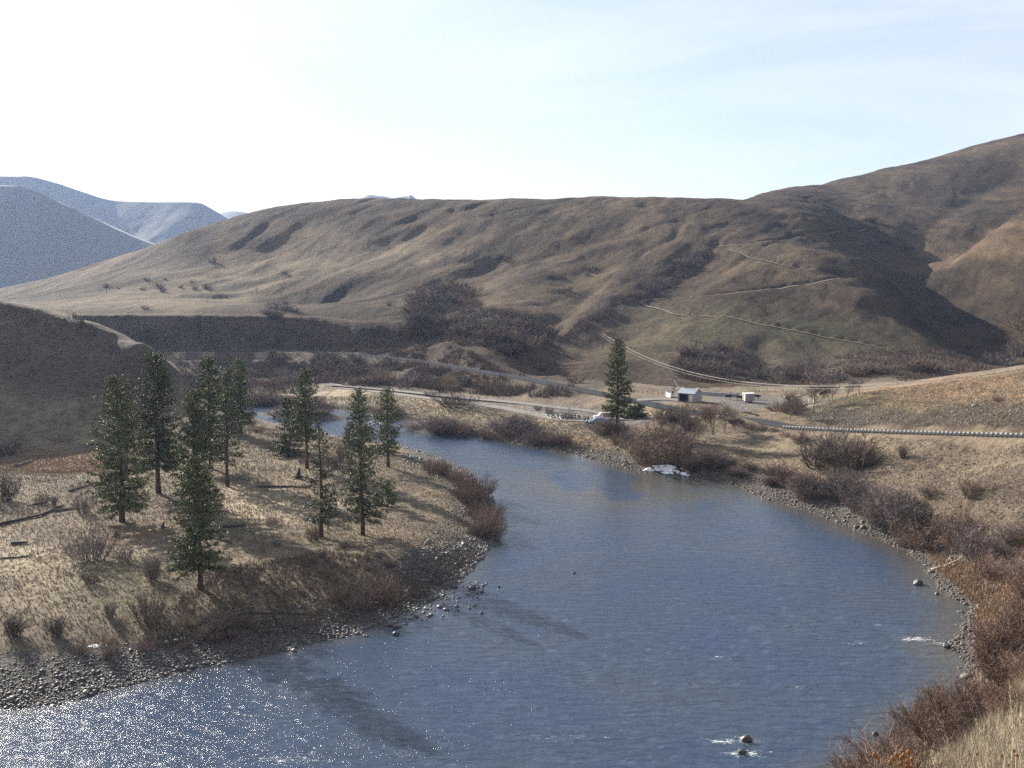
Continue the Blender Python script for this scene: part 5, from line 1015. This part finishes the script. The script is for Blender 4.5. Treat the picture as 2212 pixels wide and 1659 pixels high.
# people fishing
def person(px, py, label, coat, trousers, pose='stand', rz=0., z=None, rod=True, rodlabel=None):
    p = G(px, py); p = (p[0], p[1], p[2] if z is None else z); root_label = label; k = .78 if pose == 'crouch' else 1
    # skeleton, metres
    hip = .92 if pose == 'stand' else .45
    J = [(0,0,hip),(0,-.02,hip+.25),(0,.0,hip+.48),(0,.02,hip+.56),(0,.03,hip+.72)]; Rr = [.15,.14,.16,.055,.105]; E = [(0,1),(1,2),(2,3),(3,4)]
    for s in (-1, 1):
        n = len(J); J += [(s*.20,0,hip+.46),(s*.26,.10,hip+.20),(s*.16,.34,hip+.18)]; Rr += [.065,.05,.04]; E += [(2,n),(n,n+1),(n+1,n+2)]
        n = len(J)
        if pose == 'stand': J += [(s*.10,0,hip-.06),(s*.12,.03,.48),(s*.13,0,.08),(s*.14,.14,.04)]
        else: J += [(s*.12,.02,hip-.02),(s*.17,.36,.46),(s*.16,.10,.08),(s*.17,.24,.04)]
        Rr += [.10,.075,.055,.045]; E += [(0,n),(n,n+1),(n+1,n+2),(n+2,n+3)]
    o = skin_obj('person', J, E, Rr, coat, p, None, 1); o.rotation_euler.z = rz; tag(o, label, 'person')
    me = o.data; me.materials.clear(); [me.materials.append(m) for m in (coat, trousers, M_SKIN)]
    for f in me.polygons:
        c = f.center; f.material_index = 2 if c.z > hip+.57 or (abs(c.x) < .24 and c.y > .33 and c.z > hip+.1 and c.z < hip+.26) else (1 if c.z < hip+.05 else 0)
    m = MB(); m.lathe([(.17,0),(.115,.02),(.11,.10),(.0,.15)], 10, (0,.03,hip+.77)); link('hat', m.mesh('hat', M_POST, True), o)
    for s in (-1, 1):      # hands: palm and five short fingers
        m = MB(); m.box((0,.04,0), (.075,.09,.03))
        for j in range(4): m.tube([(-.03+j*.02,.08,0),(-.03+j*.02,.12+(.015 if j in (1,2) else 0),-.01),(-.03+j*.02,.135,-.04)], [.010,.009,.008], 5)
        m.tube([(-s*.04,.02,0),(-s*.065,.055,-.01),(-s*.05,.085,-.02)], [.012,.010,.008], 5); link('hand', m.mesh('hand', M_SKIN), o, (s*.15,.35,hip+.18))
    if rod:
        m = MB(); m.tube([(0,0,0),(.1,.9,.8),(.2,2.2,1.5)], [.015,.01,.005], 5); r_ = link('fishing_rod', m.mesh('fishing_rod', M_POST), None, (p[0]+.15*math.cos(rz), p[1]+.35*math.cos(rz)*0-.3, p[2]+hip+.18)); r_.rotation_euler.z = rz; tag(r_, rodlabel, 'fishing rod')
def cl(n, c): return paint(n, c, .85, .2)
dk = cl('dark_waders', (.05,.055,.06))
person(1360, 954, 'person in dark clothes standing at the far river edge by the left willows', cl('charcoal_coat', (.04,.05,.05)), dk, rz=R(190), rod=False) if False else None
FX = 1000/ (3072/2212)
def nz(x, y, x0=1000, y0=1100, k=600/2212): return ((x0+x*k)*.72005, (y0+y*k)*.72005)
x, y = nz(1325, 765); person(x, y, 'person in dark clothes standing at the far bank below rust willows, leftmost angler', cl('charcoal_coat', (.045,.05,.06)), dk, rz=R(170), rodlabel='thin rod held by the leftmost angler')
x, y = nz(1645, 812); person(x, y, 'person in a red and white jacket crouching at the far water edge', cl('red_jacket', (.45,.05,.04)), cl('pale_trousers', (.5,.5,.5)), 'crouch', R(200), rod=False)
x, y = nz(1920, 850); person(x, y, 'person with dark blue top wading off the far bank, right of the crouching one', cl('navy_top', (.03,.05,.10)), cl('grey_waders', (.14,.14,.12)), rz=R(170), z=-.25, rodlabel='thin rod held by the wading angler')
def z1(x, y): return ((1740+x*400/2212)*.72005, (1130+y*400/2212)*.72005)
x, y = z1(495, 1402); person(x, y, 'person in black standing at the stony water edge below the lone pine', cl('black_coat', (.015,.015,.02)), dk, rz=R(175), rodlabel='thin rod held by the angler in black below the lone pine')
x, y = z1(765, 1450); person(x, y, 'person in dark green crouching on the stones left of the snow patch', cl('green_coat', (.05,.06,.045)), dk, 'crouch', R(160), rod=False)
x, y = z1(820, 1265); person(x, y, 'person in a brown jacket standing against the big bank willow', cl('brown_jacket', (.16,.09,.06)), dk, rz=R(180), rod=False)
# fence posts, signs by the lot
for i, (px, py, h, lb) in enumerate([(1135,886,15,'slim pale sign post by the lot, left one'),(1240,893,14,'slim pale post by the loop of the lot'),(1255,893,22,'taller dark post in the middle of the lot'),(1385,861,10,'thin grey post beside the gravel drive')]):
    p = G(px, py); H = h*p[1]/F; m = MB(); m.tube([(0,0,-.2),(0,0,H)], .06, 6); o = link('sign_post', m.mesh('sign_post', M_GALV if i != 2 else M_POST), None, p); tag(o, lb, 'post')
for i in range(11):
    p = G(1388+i*11, 851+i*.3); m = MB(); m.tube([(0,0,-.2),(0,0,1.5)], .07, 5); tag(link('fence_post', m.mesh('fence_post', M_POST), None, p), 'small fence post in the line at the hill foot left of the shed', 'fence post', 'fence posts at the hill foot')
for i in range(9):
    p = G(1640+i*17, 846); m = MB(); m.tube([(0,0,-.2),(0,0,1.5)], .07, 5); tag(link('fence_post', m.mesh('fence_post', M_POST), None, p), 'small fence post along the back of the pasture', 'fence post', 'fence posts behind the pasture')
# a round bale feeder and a white trough in the pasture
for px, py, lb in ((1699,882-23,'short white stock trough in the pasture'),(1722,858,'small pale stock trough farther right in the pasture')):
    p = G(px, py); root = empty('stock_trough', p, lb, 'trough', None, R(10)); m = MB(); m.box((0,0,.35), (1.7,.7,.5), taper=1.12); link('basin', m.mesh('basin', M_WHITE), root)
    for k in (-.6, .6): m = MB(); m.box((k,0,.06), (.12,.6,.14)); link('leg', m.mesh('trough_leg', M_GALV), root)
# ------------------------------------------------------------------ seed heads and stalks on the near slope
M_TEAS = mat_simple('brown_seed_head', (.16,.07,.03), (.36,.18,.08), 60, .9, .1, 0, .05, True); M_PST = paint('pale_stem', (.55,.48,.34), .8, .2)
def cone(bm_): pass
def seed_plant(px, py, Y, heads, label, hs=.030, name='teasel_plant', group=None):
    b = atY(px, py, Y); gx, gy = b[0], b[1]+.1; z0 = gz(gx, gy); root = empty(name, (gx, gy, z0), label, 'dry plant', group); st = MB(); base_ = Vector((0,0,-.05))
    for x, y in heads:
        h = Vector(atY(x, y, Y))-Vector((gx, gy, z0)); st.tube([base_, base_.lerp(h, .5)+Vector((.03,0,.05)), h], [.008,.006,.004], 4)
    link('stem', st.mesh('plant_stem', M_PST), root)
    for x, y in heads:
        h = Vector(atY(x, y, Y))-Vector((gx, gy, z0)); m = MB(); m.lathe([(0,-1),(.62,-.75),(.9,-.25),(.88,.3),(.5,.85),(0,1.05)], 10); 
        for k in range(60):
            v = Vector((random.gauss(0,1), random.gauss(0,1), random.gauss(0,1))).normalized(); m.tube([v*.8, v*1.35], [.07,.01], 3, False)
        m.v = [(a*hs, b_*hs, c*hs*1.15) for a, b_, c in m.v]; link('seed_head', m.mesh('seed_head', M_TEAS), root, tuple(h))
seed_plant(1952, 1690, 13, [(1936.5,1630),(1928,1638),(1922,1648),(1952,1632),(1947,1637),(1962,1625),(1959,1646),(1969.5,1641),(1945,1651),(1959.5,1656),(1969,1657)], 'cluster of brown teasel seed heads at the bottom edge, right of the lone pair')
seed_plant(1900, 1700, 13, [(1888,1631),(1894,1634)], 'pair of brown teasel heads left of the big seed head cluster')
for i, (x, y) in enumerate([(2164,1632),(2190,1622),(2197,1632),(2093,1628),(2109,1629),(2178,1652),(2212,1606),(2085,1653),(2135,1651)]): o = seed_plant(x-3, y+34, 12.5, [(x, y)], 'single dark seed head on a thin stem in the near corner grass' if i < 3 else 'tiny reddish seed head low in the near corner grass', .022 if i < 3 else .014, 'dry_flower', 'dark seed heads in the corner grass' if i < 3 else 'reddish seed heads in the corner grass')
def tall_stalk(x0, y0, x1, y1, Y, label):
    a = Vector(atY(x0, y0, Y)); b = Vector(atY(x1, y1, Y)); g0 = gz(a.x, a.y); a.z = min(a.z, g0+.3); n = 14; m = MB(); d = b-a; m.tube([Vector((0,0,g0-a.z-.02)), d*.3+Vector((.02,0,0)), d*.7+Vector((.01,0,0)), d], [.006,.006,.005,.003], 5)
    for k in range(30): q = d*random.uniform(.55, 1); m.tube([q, q+Vector((random.gauss(0,.012), random.gauss(0,.012), .035))], [.006,.002], 4)
    tag(link('grass_stalk', m.mesh('grass_stalk', M_PST), None, tuple(a)), label, 'grass stalk')
tall_stalk(2192,1540,2180,1472,14,'tallest pale grass stalk standing above the right slope edge'); tall_stalk(2037,1656,2011,1622,13,'pale leaning grass stalk left in the near corner'); tall_stalk(2150,1618,2107,1552,13,'long pale stalk leaning left across the corner grass'); tall_stalk(2150,1650,2135,1628,12,'short pale stalk low in the corner grass'); tall_stalk(2200,1590,2182,1540,13,'pale stalk just below the tallest one')
